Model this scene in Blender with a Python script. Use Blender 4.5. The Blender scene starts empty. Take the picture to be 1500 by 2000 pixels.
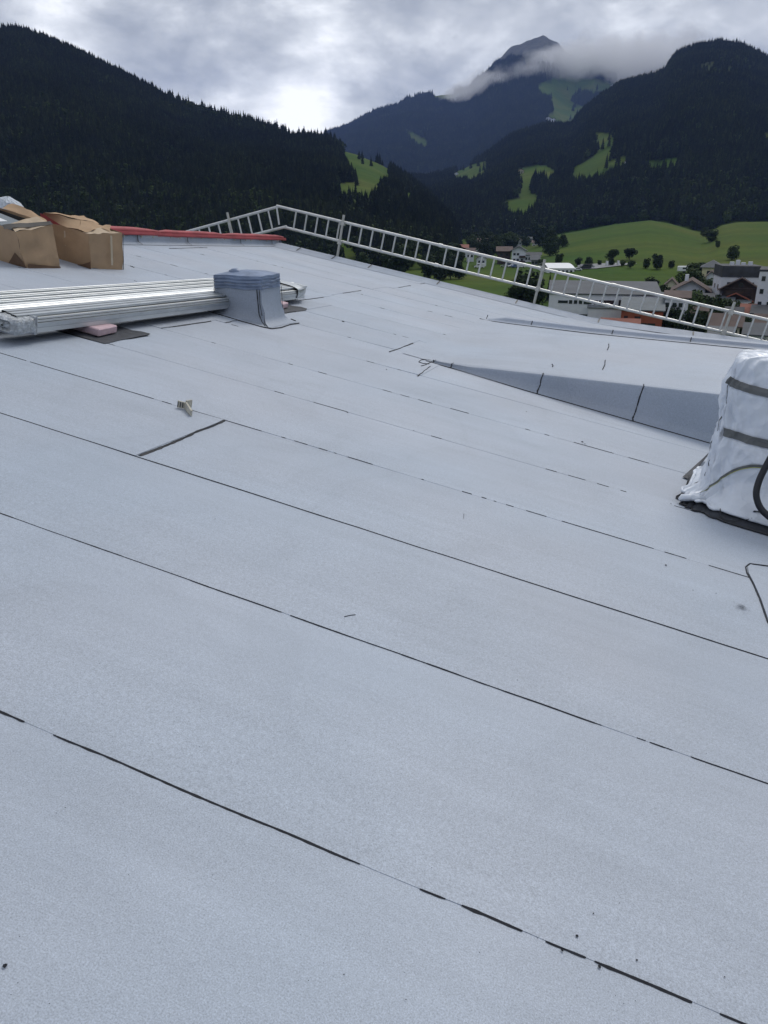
import bpy, bmesh, math, random
import numpy as np
from mathutils import Matrix, Vector, noise as mn

SC = bpy.context.scene
COL = SC.collection
random.seed(7)
rng = np.random.default_rng(11)
rad = math.radians

# ------------------------------------------------------------------ camera, light, exposure
CAMZ = 24.0
PITCH = rad(20.8)
FPX = 1500.0
cam = bpy.data.cameras.new('camera')
camo = bpy.data.objects.new('camera', cam)
COL.objects.link(camo)
camo.location = (0, 0, CAMZ)
camo.rotation_euler = (rad(90) - PITCH, 0, 0)
cam.sensor_fit = 'VERTICAL'
cam.sensor_height = 24.0
cam.lens = FPX * 24.0 / 2000.0
cam.clip_start = 0.05
cam.clip_end = 40000
SC.camera = camo

SC.view_settings.view_transform = 'Standard'
SC.view_settings.look = 'None'
SC.view_settings.gamma = 1.0
SC.view_settings.use_curve_mapping = False
SC.view_settings.exposure = 0.76
SC.render.engine = 'CYCLES'
SC.cycles.max_bounces = 14
SC.cycles.diffuse_bounces = 2
SC.cycles.glossy_bounces = 2
SC.cycles.transmission_bounces = 2
SC.cycles.transparent_max_bounces = 6
SC.cycles.volume_bounces = 14
SC.cycles.caustics_reflective = False
SC.cycles.caustics_refractive = False

SUN_EL, SUN_AZ = rad(50), rad(30)          # azimuth clockwise from the view direction (+y)


def N(nt, t, **kw):
    n = nt.nodes.new(t)
    for k, v in kw.items():
        if k.startswith('i_'):
            n.inputs[k[2:].replace('_', ' ')].default_value = v
        else:
            setattr(n, k, v)
    return n


def math_(nt, op, a, b=None, clamp=False):
    n = nt.nodes.new('ShaderNodeMath')
    n.operation = op
    n.use_clamp = clamp
    for i, v in enumerate((a, b)):
        if v is None:
            continue
        if isinstance(v, (int, float)):
            n.inputs[i].default_value = v
        else:
            nt.links.new(v, n.inputs[i])
    return n.outputs[0]


def mixc(nt, fac, a, b, mode='MIX'):
    n = nt.nodes.new('ShaderNodeMix')
    n.data_type = 'RGBA'
    n.blend_type = mode
    for sock, v in ((n.inputs['Factor'], fac), (n.inputs[6], a), (n.inputs[7], b)):
        if isinstance(v, (int, float)):
            sock.default_value = v
        elif isinstance(v, tuple):
            sock.default_value = (*v[:3], 1)
        else:
            nt.links.new(v, sock)
    return n.outputs[2]


def ramp(nt, fac, stops, interp='LINEAR'):
    n = nt.nodes.new('ShaderNodeValToRGB')
    cr = n.color_ramp
    cr.interpolation = interp
    while len(cr.elements) < len(stops):
        cr.elements.new(0.5)
    for e, (p, c) in zip(cr.elements, stops):
        e.position = p
        e.color = (*c, 1) if isinstance(c, tuple) else (c, c, c, 1)
    nt.links.new(fac, n.inputs[0])
    return n.outputs[0]


def ray(x, y):
    """direction through a point of the 1500x2000 photograph"""
    u, v = x - 750.0, 1000.0 - y
    return np.array([u, FPX * math.cos(PITCH) + v * math.sin(PITCH), v * math.cos(PITCH) - FPX * math.sin(PITCH)]) / FPX


# ---- world: Nishita sky seen through a broken overcast
world = bpy.data.worlds.new('World')
SC.world = world
world.use_nodes = True
wt = world.node_tree
wt.nodes.clear()
w_out = wt.nodes.new('ShaderNodeOutputWorld')
w_bg = wt.nodes.new('ShaderNodeBackground')
wt.links.new(w_bg.outputs[0], w_out.inputs[0])
sky = wt.nodes.new('ShaderNodeTexSky')
sky.sky_type = 'NISHITA'
sky.sun_disc = False
sky.sun_elevation = SUN_EL
sky.sun_rotation = SUN_AZ
sky.altitude = 800
tc = wt.nodes.new('ShaderNodeTexCoord')
sep = wt.nodes.new('ShaderNodeSeparateXYZ')
wt.links.new(tc.outputs['Generated'], sep.inputs[0])
zz = math_(wt, 'ADD', math_(wt, 'MAXIMUM', sep.outputs[2], 0.0), 0.22)
cx = math_(wt, 'DIVIDE', sep.outputs[0], zz)
cy = math_(wt, 'DIVIDE', sep.outputs[1], zz)
comb = wt.nodes.new('ShaderNodeCombineXYZ')
wt.links.new(cx, comb.inputs[0])
wt.links.new(cy, comb.inputs[1])


def wnoise(scale, detail, rough, dist=0.0, off=(0, 0, 0)):
    mp = wt.nodes.new('ShaderNodeMapping')
    mp.inputs['Location'].default_value = off
    wt.links.new(comb.outputs[0], mp.inputs[0])
    n = wt.nodes.new('ShaderNodeTexNoise')
    n.inputs['Scale'].default_value = scale
    n.inputs['Detail'].default_value = detail
    n.inputs['Roughness'].default_value = rough
    n.inputs['Distortion'].default_value = dist
    wt.links.new(mp.outputs[0], n.inputs['Vector'])
    return n.outputs[0]


def wblob(px, py, power, amp):
    d = ray(px, py)
    d = d / np.linalg.norm(d)
    vm = wt.nodes.new('ShaderNodeVectorMath')
    vm.operation = 'DOT_PRODUCT'
    vm.inputs[1].default_value = tuple(d)
    wt.links.new(tc.outputs['Generated'], vm.inputs[0])
    p = math_(wt, 'POWER', math_(wt, 'MAXIMUM', vm.outputs['Value'], 0.0), power)
    return math_(wt, 'MULTIPLY', p, amp)


mpz = wt.nodes.new('ShaderNodeMapping')
mpz.inputs['Scale'].default_value = (1.0, 1.0, 2.0)
wt.links.new(tc.outputs['Generated'], mpz.inputs[0])


def dnoise(scale, detail, rough, dist=0.0, off=(0, 0, 0)):
    mp = wt.nodes.new('ShaderNodeMapping')
    mp.inputs['Location'].default_value = off
    wt.links.new(mpz.outputs[0], mp.inputs[0])
    n = wt.nodes.new('ShaderNodeTexNoise')
    n.inputs['Scale'].default_value = scale
    n.inputs['Detail'].default_value = detail
    n.inputs['Roughness'].default_value = rough
    n.inputs['Distortion'].default_value = dist
    wt.links.new(mp.outputs[0], n.inputs['Vector'])
    return n.outputs[0]


big = dnoise(2.1, 2.0, 0.5, 0.3, (3.1, 0.4, 1.0))
fine = dnoise(5.5, 9.0, 0.56, 0.35, (0.3, 5.0, 2.0))
puff = dnoise(14.0, 6.0, 0.6, 0.2, (1.3, 2.0, 4.0))
dens = math_(wt, 'ADD', math_(wt, 'MULTIPLY', big, 0.34), math_(wt, 'MULTIPLY', fine, 0.80))
dens = math_(wt, 'ADD', dens, math_(wt, 'MULTIPLY', puff, 0.26))
dens = math_(wt, 'SUBTRACT', dens, 0.205)
# the thin places in this overcast, where the light comes through
for bl in ((600, 245, 500, 0.24), (100, 40, 900, 0.16), (500, 150, 260, 0.06), (800, 55, 350, 0.09), (700, 120, 900, 0.06),
           (650, 50, 1500, 0.07), (1250, 90, 70, -0.015), (480, -30, 260, -0.09), (230, 40, 1500, -0.03), (700, 195, 500, -0.05)):
    dens = math_(wt, 'ADD', dens, wblob(*bl))
cl = ramp(wt, dens, [(0.36, (0.225, 0.235, 0.255)), (0.47, (0.315, 0.33, 0.35)), (0.56, (0.44, 0.455, 0.47)), (0.65, (0.66, 0.675, 0.685)),
                     (0.74, (0.98, 0.98, 0.98))])
skym = mixc(wt, 1.0, sky.outputs[0], (0.09, 0.09, 0.09), 'MULTIPLY')
cov = math_(wt, 'MULTIPLY', 1.0, 0.93)
wcol = mixc(wt, 0.95, skym, cl)
wt.links.new(wcol, w_bg.inputs['Color'])
w_bg.inputs['Strength'].default_value = 1.0

sun = bpy.data.lights.new('sun', 'SUN')
sun.energy = 0.9
sun.angle = rad(25)
sun.color = (1.0, 0.96, 0.9)
suno = bpy.data.objects.new('sun', sun)
COL.objects.link(suno)
sd = Vector((math.sin(SUN_AZ) * math.cos(SUN_EL), math.cos(SUN_AZ) * math.cos(SUN_EL), math.sin(SUN_EL)))
suno.rotation_euler = sd.to_track_quat('Z', 'Y').to_euler()
suno.location = (20, 30, 80)

# ------------------------------------------------------------------ roof frame
H = 1.5
_d1 = ray(-5800, -1050)
_d1 /= np.linalg.norm(_d1)
_d2 = ray(1253, 490)
_n = np.cross(_d1, _d2)
_n /= np.linalg.norm(_n)
_n *= np.sign(_n[2])
RX, RZ = -_d1, _n                           # RX runs down the fall to the right, RZ is the roof normal
RY = -np.cross(_n, _d1)
RO = np.array([0, 0, CAMZ]) - _n * H
RM = Matrix(((RX[0], RY[0], RZ[0], RO[0]), (RX[1], RY[1], RZ[1], RO[1]), (RX[2], RY[2], RZ[2], RO[2]), (0, 0, 0, 1)))
RMI = RM.inverted()
C0 = np.array([0, 0, CAMZ])


def w2r(p):
    return np.array(RMI @ Vector(p))


def A(x, y, z=0.0):
    """roof coordinates of a point seen in the photograph, z above the roof plane"""
    r = ray(x, y)
    q = r * ((H - z) / -(r @ _n))
    return np.array([q @ RX, q @ RY, q @ RZ + H])


def G(x, y, z=0.0):
    """world point seen in the photograph at height z"""
    r = ray(x, y)
    t = (z - CAMZ) / r[2]
    return C0 + r * t


def proj(p):
    q = np.asarray(p) - C0
    F = q[..., 1] * math.cos(PITCH) - q[..., 2] * math.sin(PITCH)
    U = q[..., 1] * math.sin(PITCH) + q[..., 2] * math.cos(PITCH)
    return 750 + FPX * q[..., 0] / F, 1000 - FPX * U / F


# ------------------------------------------------------------------ mesh helpers
class MB:
    def __init__(s):
        s.v, s.f, s.m = [], [], []

    def poly(s, pts, mi=0):
        b = len(s.v)
        s.v += [tuple(map(float, p)) for p in pts]
        s.f.append(tuple(range(b, b + len(pts))))
        s.m.append(mi)

    def box(s, x0, y0, z0, x1, y1, z1, mi=0):
        b = len(s.v)
        s.v += [(x, y, z) for z in (z0, z1) for x, y in ((x0, y0), (x1, y0), (x1, y1), (x0, y1))]
        for f in ((0, 3, 2, 1), (4, 5, 6, 7), (0, 1, 5, 4), (1, 2, 6, 5), (2, 3, 7, 6), (3, 0, 4, 7)):
            s.f.append(tuple(b + i for i in f))
            s.m.append(mi)

    def hexa(s, p, mi=0):
        """8 corners: bottom ring then top ring"""
        b = len(s.v)
        s.v += [tuple(map(float, q)) for q in p]
        for f in ((0, 3, 2, 1), (4, 5, 6, 7), (0, 1, 5, 4), (1, 2, 6, 5), (2, 3, 7, 6), (3, 0, 4, 7)):
            s.f.append(tuple(b + i for i in f))
            s.m.append(mi)

    def grid(s, rows, close=False, mi=0):
        b = len(s.v)
        n = len(rows[0])
        for r in rows:
            s.v += [tuple(map(float, p)) for p in r]
        for i in range(len(rows) - 1):
            for j in range(n if close else n - 1):
                k = (j + 1) % n
                s.f.append((b + i * n + j, b + i * n + k, b + (i + 1) * n + k, b + (i + 1) * n + j))
                s.m.append(mi)

    def tube(s, pts, r, n=8, caps=True, mi=0):
        pts = [Vector(p) for p in pts]
        rows = []
        up = Vector((0.13, 0.21, 0.97)).normalized()
        for i, p in enumerate(pts):
            t = (pts[min(i + 1, len(pts) - 1)] - pts[max(i - 1, 0)]).normalized()
            a = t.cross(up)
            if a.length < 0.15:
                a = t.cross(Vector((1, 0, 0)))
            a.normalize()
            c = a.cross(t)
            rr = r[i] if isinstance(r, (list, tuple)) else r
            rows.append([p + (a * math.cos(q) + c * math.sin(q)) * rr for q in [2 * math.pi * k / n for k in range(n)]])
        b = len(s.v)
        s.grid(rows, close=True, mi=mi)
        if caps:
            s.f.append(tuple(b + k for k in range(n))[::-1])
            s.m.append(mi)
            s.f.append(tuple(b + (len(rows) - 1) * n + k for k in range(n)))
            s.m.append(mi)

    def build(s, name, mats, parent=None, base=(0, 0, 0), smooth=False, bevel=0.0):
        me = bpy.data.meshes.new(name)
        bx, by, bz = base
        me.from_pydata([(x - bx, y - by, z - bz) for x, y, z in s.v], [], s.f)
        if not isinstance(mats, (list, tuple)):
            mats = [mats]
        for m in mats:
            me.materials.append(m)
        if len(mats) > 1:
            me.polygons.foreach_set('material_index', s.m)
        if smooth:
            me.polygons.foreach_set('use_smooth', [True] * len(me.polygons))
        me.update()
        if bevel:
            bm = bmesh.new()
            bm.from_mesh(me)
            bmesh.ops.bevel(bm, geom=bm.edges[:], offset=bevel, segments=1, affect='EDGES', clamp_overlap=True)
            bm.to_mesh(me)
            bm.free()
        o = bpy.data.objects.new(name, me)
        COL.objects.link(o)
        if parent is not None:
            o.parent = parent
        return o


def link_mesh(name, me, parent=None, loc=(0, 0, 0), rot=(0, 0, 0), scl=(1, 1, 1)):
    o = bpy.data.objects.new(name, me)
    COL.objects.link(o)
    o.parent = parent
    o.location, o.rotation_euler, o.scale = loc, rot, scl
    return o


def tag(o, label=None, cat=None, group=None, kind=None):
    if label:
        o['label'] = label
    if cat:
        o['category'] = cat
    if group:
        o['group'] = group
    if kind:
        o['kind'] = kind
    return o


def thing(name, label, cat, base=(0, 0, 0), roof=False, group=None, rz=0.0):
    """an Empty at the thing's base; roof=True stands it in the frame of the sloping roof"""
    o = bpy.data.objects.new(name, None)
    o.empty_display_size = 0.2
    COL.objects.link(o)
    M = Matrix.Translation(Vector(base)) @ Matrix.Rotation(rz, 4, 'Z')
    o.matrix_world = (RM @ M) if roof else M
    return tag(o, label, cat, group)


def copy_tree(o, parent=None):
    c = o.copy()
    COL.objects.link(c)
    if parent is not None:
        c.parent = parent
    for ch in list(o.children):
        copy_tree(ch, c)
    return c


def nz(x, y=0.0, z=0.0):
    return mn.noise(Vector((x, y, z)))


def fbm(x, y, z=0.0, o=4):
    return mn.fractal(Vector((x, y, z)), 1.0, 2.0, o)


# ------------------------------------------------------------------ materials
MAT = {}


def mat(name, col, rough=0.8, metal=0.0, spec=0.5, var=0.0, vscale=3.0, bump=0.0, bscale=20.0, col2=None, coord='Object', detail=4.0):
    if name in MAT:
        return MAT[name]
    m = bpy.data.materials.new(name)
    m.use_nodes = True
    nt = m.node_tree
    bs = nt.nodes['Principled BSDF']
    bs.inputs['Roughness'].default_value = rough
    bs.inputs['Metallic'].default_value = metal
    bs.inputs['Specular IOR Level'].default_value = spec
    bs.inputs['Base Color'].default_value = (*col, 1)
    if var or bump:
        t = nt.nodes.new('ShaderNodeTexCoord')
        if var:
            n = nt.nodes.new('ShaderNodeTexNoise')
            n.inputs['Scale'].default_value = vscale
            n.inputs['Detail'].default_value = detail
            n.inputs['Roughness'].default_value = 0.6
            nt.links.new(t.outputs[coord], n.inputs['Vector'])
            lo = tuple(c * (1 - var) for c in col)
            hi = col2 if col2 else tuple(min(1, c * (1 + var)) for c in col)
            c = ramp(nt, n.outputs[0], [(0.33, lo), (0.67, hi)])
            nt.links.new(c, bs.inputs['Base Color'])
        if bump:
            n2 = nt.nodes.new('ShaderNodeTexNoise')
            n2.inputs['Scale'].default_value = bscale
            n2.inputs['Detail'].default_value = 5
            nt.links.new(t.outputs[coord], n2.inputs['Vector'])
            b = nt.nodes.new('ShaderNodeBump')
            b.inputs['Strength'].default_value = bump
            b.inputs['Distance'].default_value = 0.02
            nt.links.new(n2.outputs[0], b.inputs['Height'])
            nt.links.new(b.outputs[0], bs.inputs['Normal'])
    MAT[name] = m
    return m


def membrane_mat(name, base, grain=1.0):
    """mineral-surfaced roofing felt: slate granules, scuffs, faint roller streaks"""
    m = bpy.data.materials.new(name)
    m.use_nodes = True
    nt = m.node_tree
    bs = nt.nodes['Principled BSDF']
    bs.inputs['Roughness'].default_value = 0.58
    bs.inputs['Specular IOR Level'].default_value = 0.5
    t = nt.nodes.new('ShaderNodeTexCoord').outputs['Object']
    gr = nt.nodes.new('ShaderNodeTexNoise')
    gr.inputs['Scale'].default_value = 250
    gr.inputs['Detail'].default_value = 3
    gr.inputs['Roughness'].default_value = 0.85
    nt.links.new(t, gr.inputs['Vector'])
    g = ramp(nt, gr.outputs[0], [(0.30, 0.62), (0.5, 0.985), (0.70, 1.32)])
    # coarser clumping of the granules
    g2n = nt.nodes.new('ShaderNodeTexNoise')
    g2n.inputs['Scale'].default_value = 60
    g2n.inputs['Detail'].default_value = 2
    nt.links.new(t, g2n.inputs['Vector'])
    g2 = ramp(nt, g2n.outputs[0], [(0.3, 0.95), (0.7, 1.05)])
    # wide mottling
    wn = nt.nodes.new('ShaderNodeTexNoise')
    wn.inputs['Scale'].default_value = 1.1
    wn.inputs['Detail'].default_value = 6
    wn.inputs['Roughness'].default_value = 0.62
    nt.links.new(t, wn.inputs['Vector'])
    w = ramp(nt, wn.outputs[0], [(0.3, 0.93), (0.7, 1.05)])
    mp = nt.nodes.new('ShaderNodeMapping')
    mp.inputs['Scale'].default_value = (0.35, 9.0, 1)
    nt.links.new(t, mp.inputs[0])
    sn = nt.nodes.new('ShaderNodeTexNoise')
    sn.inputs['Scale'].default_value = 1.5
    sn.inputs['Detail'].default_value = 5
    nt.links.new(mp.outputs[0], sn.inputs['Vector'])
    s = ramp(nt, sn.outputs[0], [(0.3, 0.965), (0.7, 1.03)])
    # sparse dark scuffs
    mp2 = nt.nodes.new('ShaderNodeMapping')
    mp2.inputs['Scale'].default_value = (3.0, 14.0, 1)
    nt.links.new(t, mp2.inputs[0])
    un = nt.nodes.new('ShaderNodeTexNoise')
    un.inputs['Scale'].default_value = 1.7
    un.inputs['Detail'].default_value = 7
    un.inputs['Roughness'].default_value = 0.7
    nt.links.new(mp2.outputs[0], un.inputs['Vector'])
    u = ramp(nt, un.outputs[0], [(0.70, 1.0), (0.80, 0.72)])
    c = mixc(nt, 1.0, base, g, 'MULTIPLY')
    for k in (g2, w, s, u):
        c = mixc(nt, 1.0, c, k, 'MULTIPLY')
    oi = nt.nodes.new('ShaderNodeObjectInfo')
    c = mixc(nt, 1.0, c, ramp(nt, oi.outputs['Random'], [(0.0, 0.975), (1.0, 1.02)]), 'MULTIPLY')
    # dried puddle rims and foot traffic: large soft marks
    pn = nt.nodes.new('ShaderNodeTexNoise')
    pn.inputs['Scale'].default_value = 0.55
    pn.inputs['Detail'].default_value = 2
    pn.inputs['Distortion'].default_value = 1.2
    nt.links.new(t, pn.inputs['Vector'])
    c = mixc(nt, 1.0, c, ramp(nt, pn.outputs[0], [(0.42, 1.0), (0.485, 0.965), (0.50, 1.0), (0.66, 1.03)]), 'MULTIPLY')
    # slight hue drift
    hn = nt.nodes.new('ShaderNodeTexNoise')
    hn.inputs['Scale'].default_value = 0.5
    hn.inputs['Detail'].default_value = 3
    nt.links.new(t, hn.inputs['Vector'])
    c = mixc(nt, 1.0, c, ramp(nt, hn.outputs[0], [(0.35, (0.98, 1.0, 1.02)), (0.65, (1.03, 1.0, 0.99))]), 'MULTIPLY')
    nt.links.new(c, bs.inputs['Base Color'])
    b = nt.nodes.new('ShaderNodeBump')
    b.inputs['Strength'].default_value = 0.35 * grain
    b.inputs['Distance'].default_value = 0.0015
    nt.links.new(gr.outputs[0], b.inputs['Height'])
    b2 = nt.nodes.new('ShaderNodeBump')
    b2.inputs['Strength'].default_value = 0.5
    b2.inputs['Distance'].default_value = 0.006
    nt.links.new(wn.outputs[0], b2.inputs['Height'])
    nt.links.new(b.outputs[0], b2.inputs['Normal'])
    nt.links.new(b2.outputs[0], bs.inputs['Normal'])
    MAT[name] = m
    return m


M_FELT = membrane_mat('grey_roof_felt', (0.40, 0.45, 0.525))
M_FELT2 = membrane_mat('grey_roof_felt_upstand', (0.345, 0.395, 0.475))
M_BIT = mat('black_bitumen', (0.018, 0.019, 0.024), rough=0.45, var=0.4, vscale=60)
M_DARKFELT = mat('dark_underside_felt', (0.035, 0.04, 0.052), rough=0.65, var=0.3, vscale=12, bump=0.3)
M_ALU = mat('weathered_aluminium', (0.62, 0.63, 0.63), rough=0.45, metal=0.45, var=0.12, vscale=8)
M_BRACE = mat('galvanised_tube', (0.50, 0.50, 0.47), rough=0.6, metal=0.35, var=0.15, vscale=10)
M_STEEL = mat('galvanised_profile', (0.66, 0.68, 0.69), rough=0.5, metal=0.85, var=0.10, vscale=2)
M_STEELD = mat('galvanised_profile_dull', (0.52, 0.55, 0.57), rough=0.40, metal=0.85, var=0.15, vscale=3)
M_WRAP = mat('clear_plastic_wrap', (0.50, 0.53, 0.56), rough=0.25, spec=0.6, var=0.35, vscale=25, bump=0.8, bscale=30)
M_PINK = mat('pink_insulation_foam', (0.62, 0.46, 0.50), rough=0.9, var=0.08, vscale=20, bump=0.2)
M_RED = mat('red_edge_cover', (0.36, 0.06, 0.07), rough=0.65, var=0.25, vscale=2.5, bump=0.3, bscale=6)
M_CARD = mat('brown_cardboard', (0.44, 0.30, 0.185), rough=0.85, var=0.10, vscale=3, bump=0.25, bscale=12)
M_CARDD = mat('dark_brown_cardboard', (0.13, 0.075, 0.045), rough=0.75, var=0.2, vscale=5)  # darker brown for foot pieces and one flap of the cartons
M_CARDIN = mat('near_black_cardboard', (0.03, 0.028, 0.028), rough=0.6)  # near-black colour for the cartons' inside faces and dark edges
M_CARDL = mat('cardboard_torn_edge', (0.50, 0.40, 0.29), rough=0.9, var=0.15, vscale=10)
M_WHITEBAG = mat('white_plastic_bag', (0.62, 0.68, 0.76), rough=0.45, var=0.12, vscale=6, bump=0.6, bscale=9)
M_TARP = mat('white_plastic_sheeting', (0.74, 0.79, 0.87), rough=0.28, spec=0.5, var=0.05, vscale=3, bump=0.35, bscale=9)
M_TAPE = mat('grey_strap', (0.13, 0.14, 0.145), rough=0.55, var=0.15, vscale=8)
M_YEL = mat('yellow_strap_edge', (0.42, 0.44, 0.16), rough=0.7)
M_HOSE = mat('black_hose', (0.012, 0.014, 0.02), rough=0.4)
M_BLUEFOIL = mat('blue_grey_foil', (0.19, 0.245, 0.36), rough=0.42, var=0.25, vscale=5, bump=0.4, bscale=10)
M_BRKT = mat('sandy_bracket', (0.47, 0.45, 0.38), rough=0.7, var=0.2, vscale=30)
M_WALLC = mat('render_wall', (0.55, 0.54, 0.50), rough=0.9, var=0.06, vscale=0.5)


def crumple_bump(m, scale, dist, strength=1.0):
    """creased film: faceted cells with sharp ridges"""
    nt = m.node_tree
    bs = nt.nodes['Principled BSDF']
    t = nt.nodes.new('ShaderNodeTexCoord').outputs['Object']
    n = nt.nodes.new('ShaderNodeTexNoise')
    n.inputs['Scale'].default_value = scale * .6
    n.inputs['Detail'].default_value = 2
    nt.links.new(t, n.inputs['Vector'])
    vm = nt.nodes.new('ShaderNodeVectorMath')
    vm.operation = 'MULTIPLY_ADD'
    vm.inputs[1].default_value = (.35, .35, .35)
    nt.links.new(n.outputs['Color'], vm.inputs[0])
    nt.links.new(t, vm.inputs[2])
    prev = None
    for sc_, w_ in ((scale, 1.0), (scale * 2.3, .45), (scale * 5.5, .26)):
        v = nt.nodes.new('ShaderNodeTexVoronoi')
        v.feature = 'F1'
        v.inputs['Scale'].default_value = sc_
        mp = nt.nodes.new('ShaderNodeMapping')
        mp.inputs['Scale'].default_value = (1, 1, .6)
        nt.links.new(vm.outputs[0], mp.inputs[0])
        nt.links.new(mp.outputs[0], v.inputs['Vector'])
        h_ = math_(nt, 'MULTIPLY', v.outputs['Distance'], w_)
        prev = h_ if prev is None else math_(nt, 'ADD', prev, h_)
    b = nt.nodes.new('ShaderNodeBump')
    b.inputs['Strength'].default_value = strength
    b.inputs['Distance'].default_value = dist
    nt.links.new(prev, b.inputs['Height'])
    nt.links.new(b.outputs[0], bs.inputs['Normal'])


crumple_bump(M_TARP, 2.6, .07, .85)
crumple_bump(M_WHITEBAG, 7.0, .05)
crumple_bump(M_WRAP, 22.0, .01)
# buildings of the town
M_WHITE = mat('white_render', (0.70, 0.73, 0.79), rough=0.9, var=0.07, vscale=0.4)
M_CREAM = mat('cream_render', (0.56, 0.53, 0.42), rough=0.9, var=0.08, vscale=0.4)
M_YELLOW = mat('yellow_render', (0.60, 0.55, 0.36), rough=0.9, var=0.08, vscale=0.4)
M_ORANGE = mat('rust_orange_cladding', (0.30, 0.085, 0.045), rough=0.85, var=0.14, vscale=0.35)
M_REDW = mat('dark_red_render', (0.23, 0.06, 0.045), rough=0.9, var=0.12, vscale=0.4)
M_WOOD = mat('dark_timber', (0.05, 0.035, 0.032), rough=0.85, var=0.3, vscale=1.0)
M_GREYW = mat('grey_render', (0.30, 0.32, 0.34), rough=0.9, var=0.1, vscale=0.4)
M_RGREY = mat('grey_sheet_roof', (0.07, 0.08, 0.095), rough=0.75, var=0.15, vscale=0.3)
M_RGREYL = mat('light_grey_roof', (0.13, 0.15, 0.165), rough=0.8, var=0.14, vscale=0.3)
M_RBROWN = mat('brown_tile_roof', (0.10, 0.07, 0.062), rough=0.85, var=0.22, vscale=0.5)
M_RRED = mat('red_tile_roof', (0.23, 0.085, 0.06), rough=0.85, var=0.2, vscale=0.6)
M_RORANGE = mat('orange_tile_roof', (0.36, 0.12, 0.075), rough=0.85, var=0.2, vscale=0.6)
M_RDARK = mat('dark_roof', (0.045, 0.05, 0.06), rough=0.8, var=0.3, vscale=0.4)
M_GLASS = mat('window_glass_dark', (0.02, 0.026, 0.035), rough=0.12, spec=0.8)
M_TENT = mat('white_marquee', (0.78, 0.80, 0.82), rough=0.6, var=0.04, vscale=0.3)
M_ASPH = mat('asphalt', (0.10, 0.105, 0.11), rough=0.9, var=0.2, vscale=0.15, coord='Object')
M_ROAD = mat('pale_road', (0.24, 0.25, 0.26), rough=0.9, var=0.12, vscale=0.1)
M_TRUNK = mat('bark', (0.07, 0.055, 0.045), rough=0.95, var=0.3, vscale=2)


def leaf_mat(name, c1, c2, c3):
    m = bpy.data.materials.new(name)
    m.use_nodes = True
    nt = m.node_tree
    bs = nt.nodes['Principled BSDF']
    bs.inputs['Roughness'].default_value = 0.8
    bs.inputs['Specular IOR Level'].default_value = 0.15
    oi = nt.nodes.new('ShaderNodeObjectInfo')
    geo = nt.nodes.new('ShaderNodeNewGeometry')
    n = nt.nodes.new('ShaderNodeTexNoise')
    n.inputs['Scale'].default_value = 0.35
    n.inputs['Detail'].default_value = 3
    nt.links.new(geo.outputs['Position'], n.inputs['Vector'])
    n2 = nt.nodes.new('ShaderNodeTexNoise')
    n2.inputs['Scale'].default_value = 0.012
    n2.inputs['Detail'].default_value = 3
    nt.links.new(geo.outputs['Position'], n2.inputs['Vector'])
    a = ramp(nt, oi.outputs['Random'], [(0.0, c1), (0.55, c2), (1.0, c3)])
    b = mixc(nt, 1.0, a, ramp(nt, n.outputs[0], [(0.3, 0.6), (0.7, 1.4)]), 'MULTIPLY')
    b = mixc(nt, 1.0, b, ramp(nt, n2.outputs[0], [(0.35, (0.62, 0.70, 0.88)), (0.65, (1.5, 1.38, 1.08))]), 'MULTIPLY')
    nt.links.new(b, bs.inputs['Base Color'])
    MAT[name] = m
    return m


M_CONIF = leaf_mat('spruce_needles', (0.009, 0.015, 0.013), (0.013, 0.021, 0.015), (0.023, 0.033, 0.018))
M_LEAF = leaf_mat('broadleaf_foliage', (0.017, 0.029, 0.014), (0.023, 0.040, 0.017), (0.034, 0.055, 0.021))
M_LEAFP = leaf_mat('pale_foliage', (0.026, 0.044, 0.019), (0.034, 0.056, 0.022), (0.046, 0.072, 0.028))

# ------------------------------------------------------------------ terrain: valley floor, meadow hill, wooded hills, mountain
def prof(px):
    """list of (photo x, photo y) along a skyline -> azimuth, tan(elevation)"""
    az, te = [], []
    for x, y in px:
        r = ray(x, y)
        az.append(math.atan2(r[0], r[1]))
        te.append(r[2] / math.hypot(r[0], r[1]))
    o = np.argsort(az)
    return np.array(az)[o], np.array(te)[o]


def ext(az, te, lo, hi):
    """continue a skyline outside the picture: lists of (deg, tan)"""
    a = np.concatenate([[rad(d) for d, _ in lo], az, [rad(d) for d, _ in hi]])
    t = np.concatenate([[v for _, v in lo], te, [v for _, v in hi]])
    return a, t


LAYERS = {}
a, t = prof([(0, 64), (40, 62), (80, 74), (150, 106), (200, 132), (250, 155), (300, 180), (345, 208), (390, 224), (430, 236), (470, 244), (520, 256), (550, 268),
             (570, 276), (600, 278), (642, 282), (664, 292), (700, 303), (740, 319), (765, 334), (800, 356), (835, 384), (860, 408), (880, 432), (905, 476), (940, 530), (1020, 560)])
LAYERS['wooded_hill'] = dict(az=ext(a, t, [(-180, 0.10), (-120, 0.16), (-70, 0.20), (-45, 0.25), (-34, 0.27)], [(18, -0.09), (30, -0.09), (180, -0.09)]),
                             R=(1500, 900), F=(520, 330), p=0.95)
a, t = prof([(520, 330), (600, 290), (642, 264), (700, 241), (740, 222), (790, 204), (840, 189), (880, 184), (915, 178), (950, 138), (975, 112),
             (1000, 92), (1030, 79), (1062, 72), (1090, 82), (1105, 99), (1130, 114), (1165, 106), (1180, 120), (1230, 150), (1300, 135), (1400, 150), (1500, 165)])
LAYERS['mountain'] = dict(az=ext(a, t, [(-180, 0.08), (-60, 0.05), (-25, 0.02)], [(40, 0.13), (90, 0.15), (140, 0.12), (180, 0.08)]),
                          R=(5200, 5200), F=(2600, 2500), p=1.05)
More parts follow.
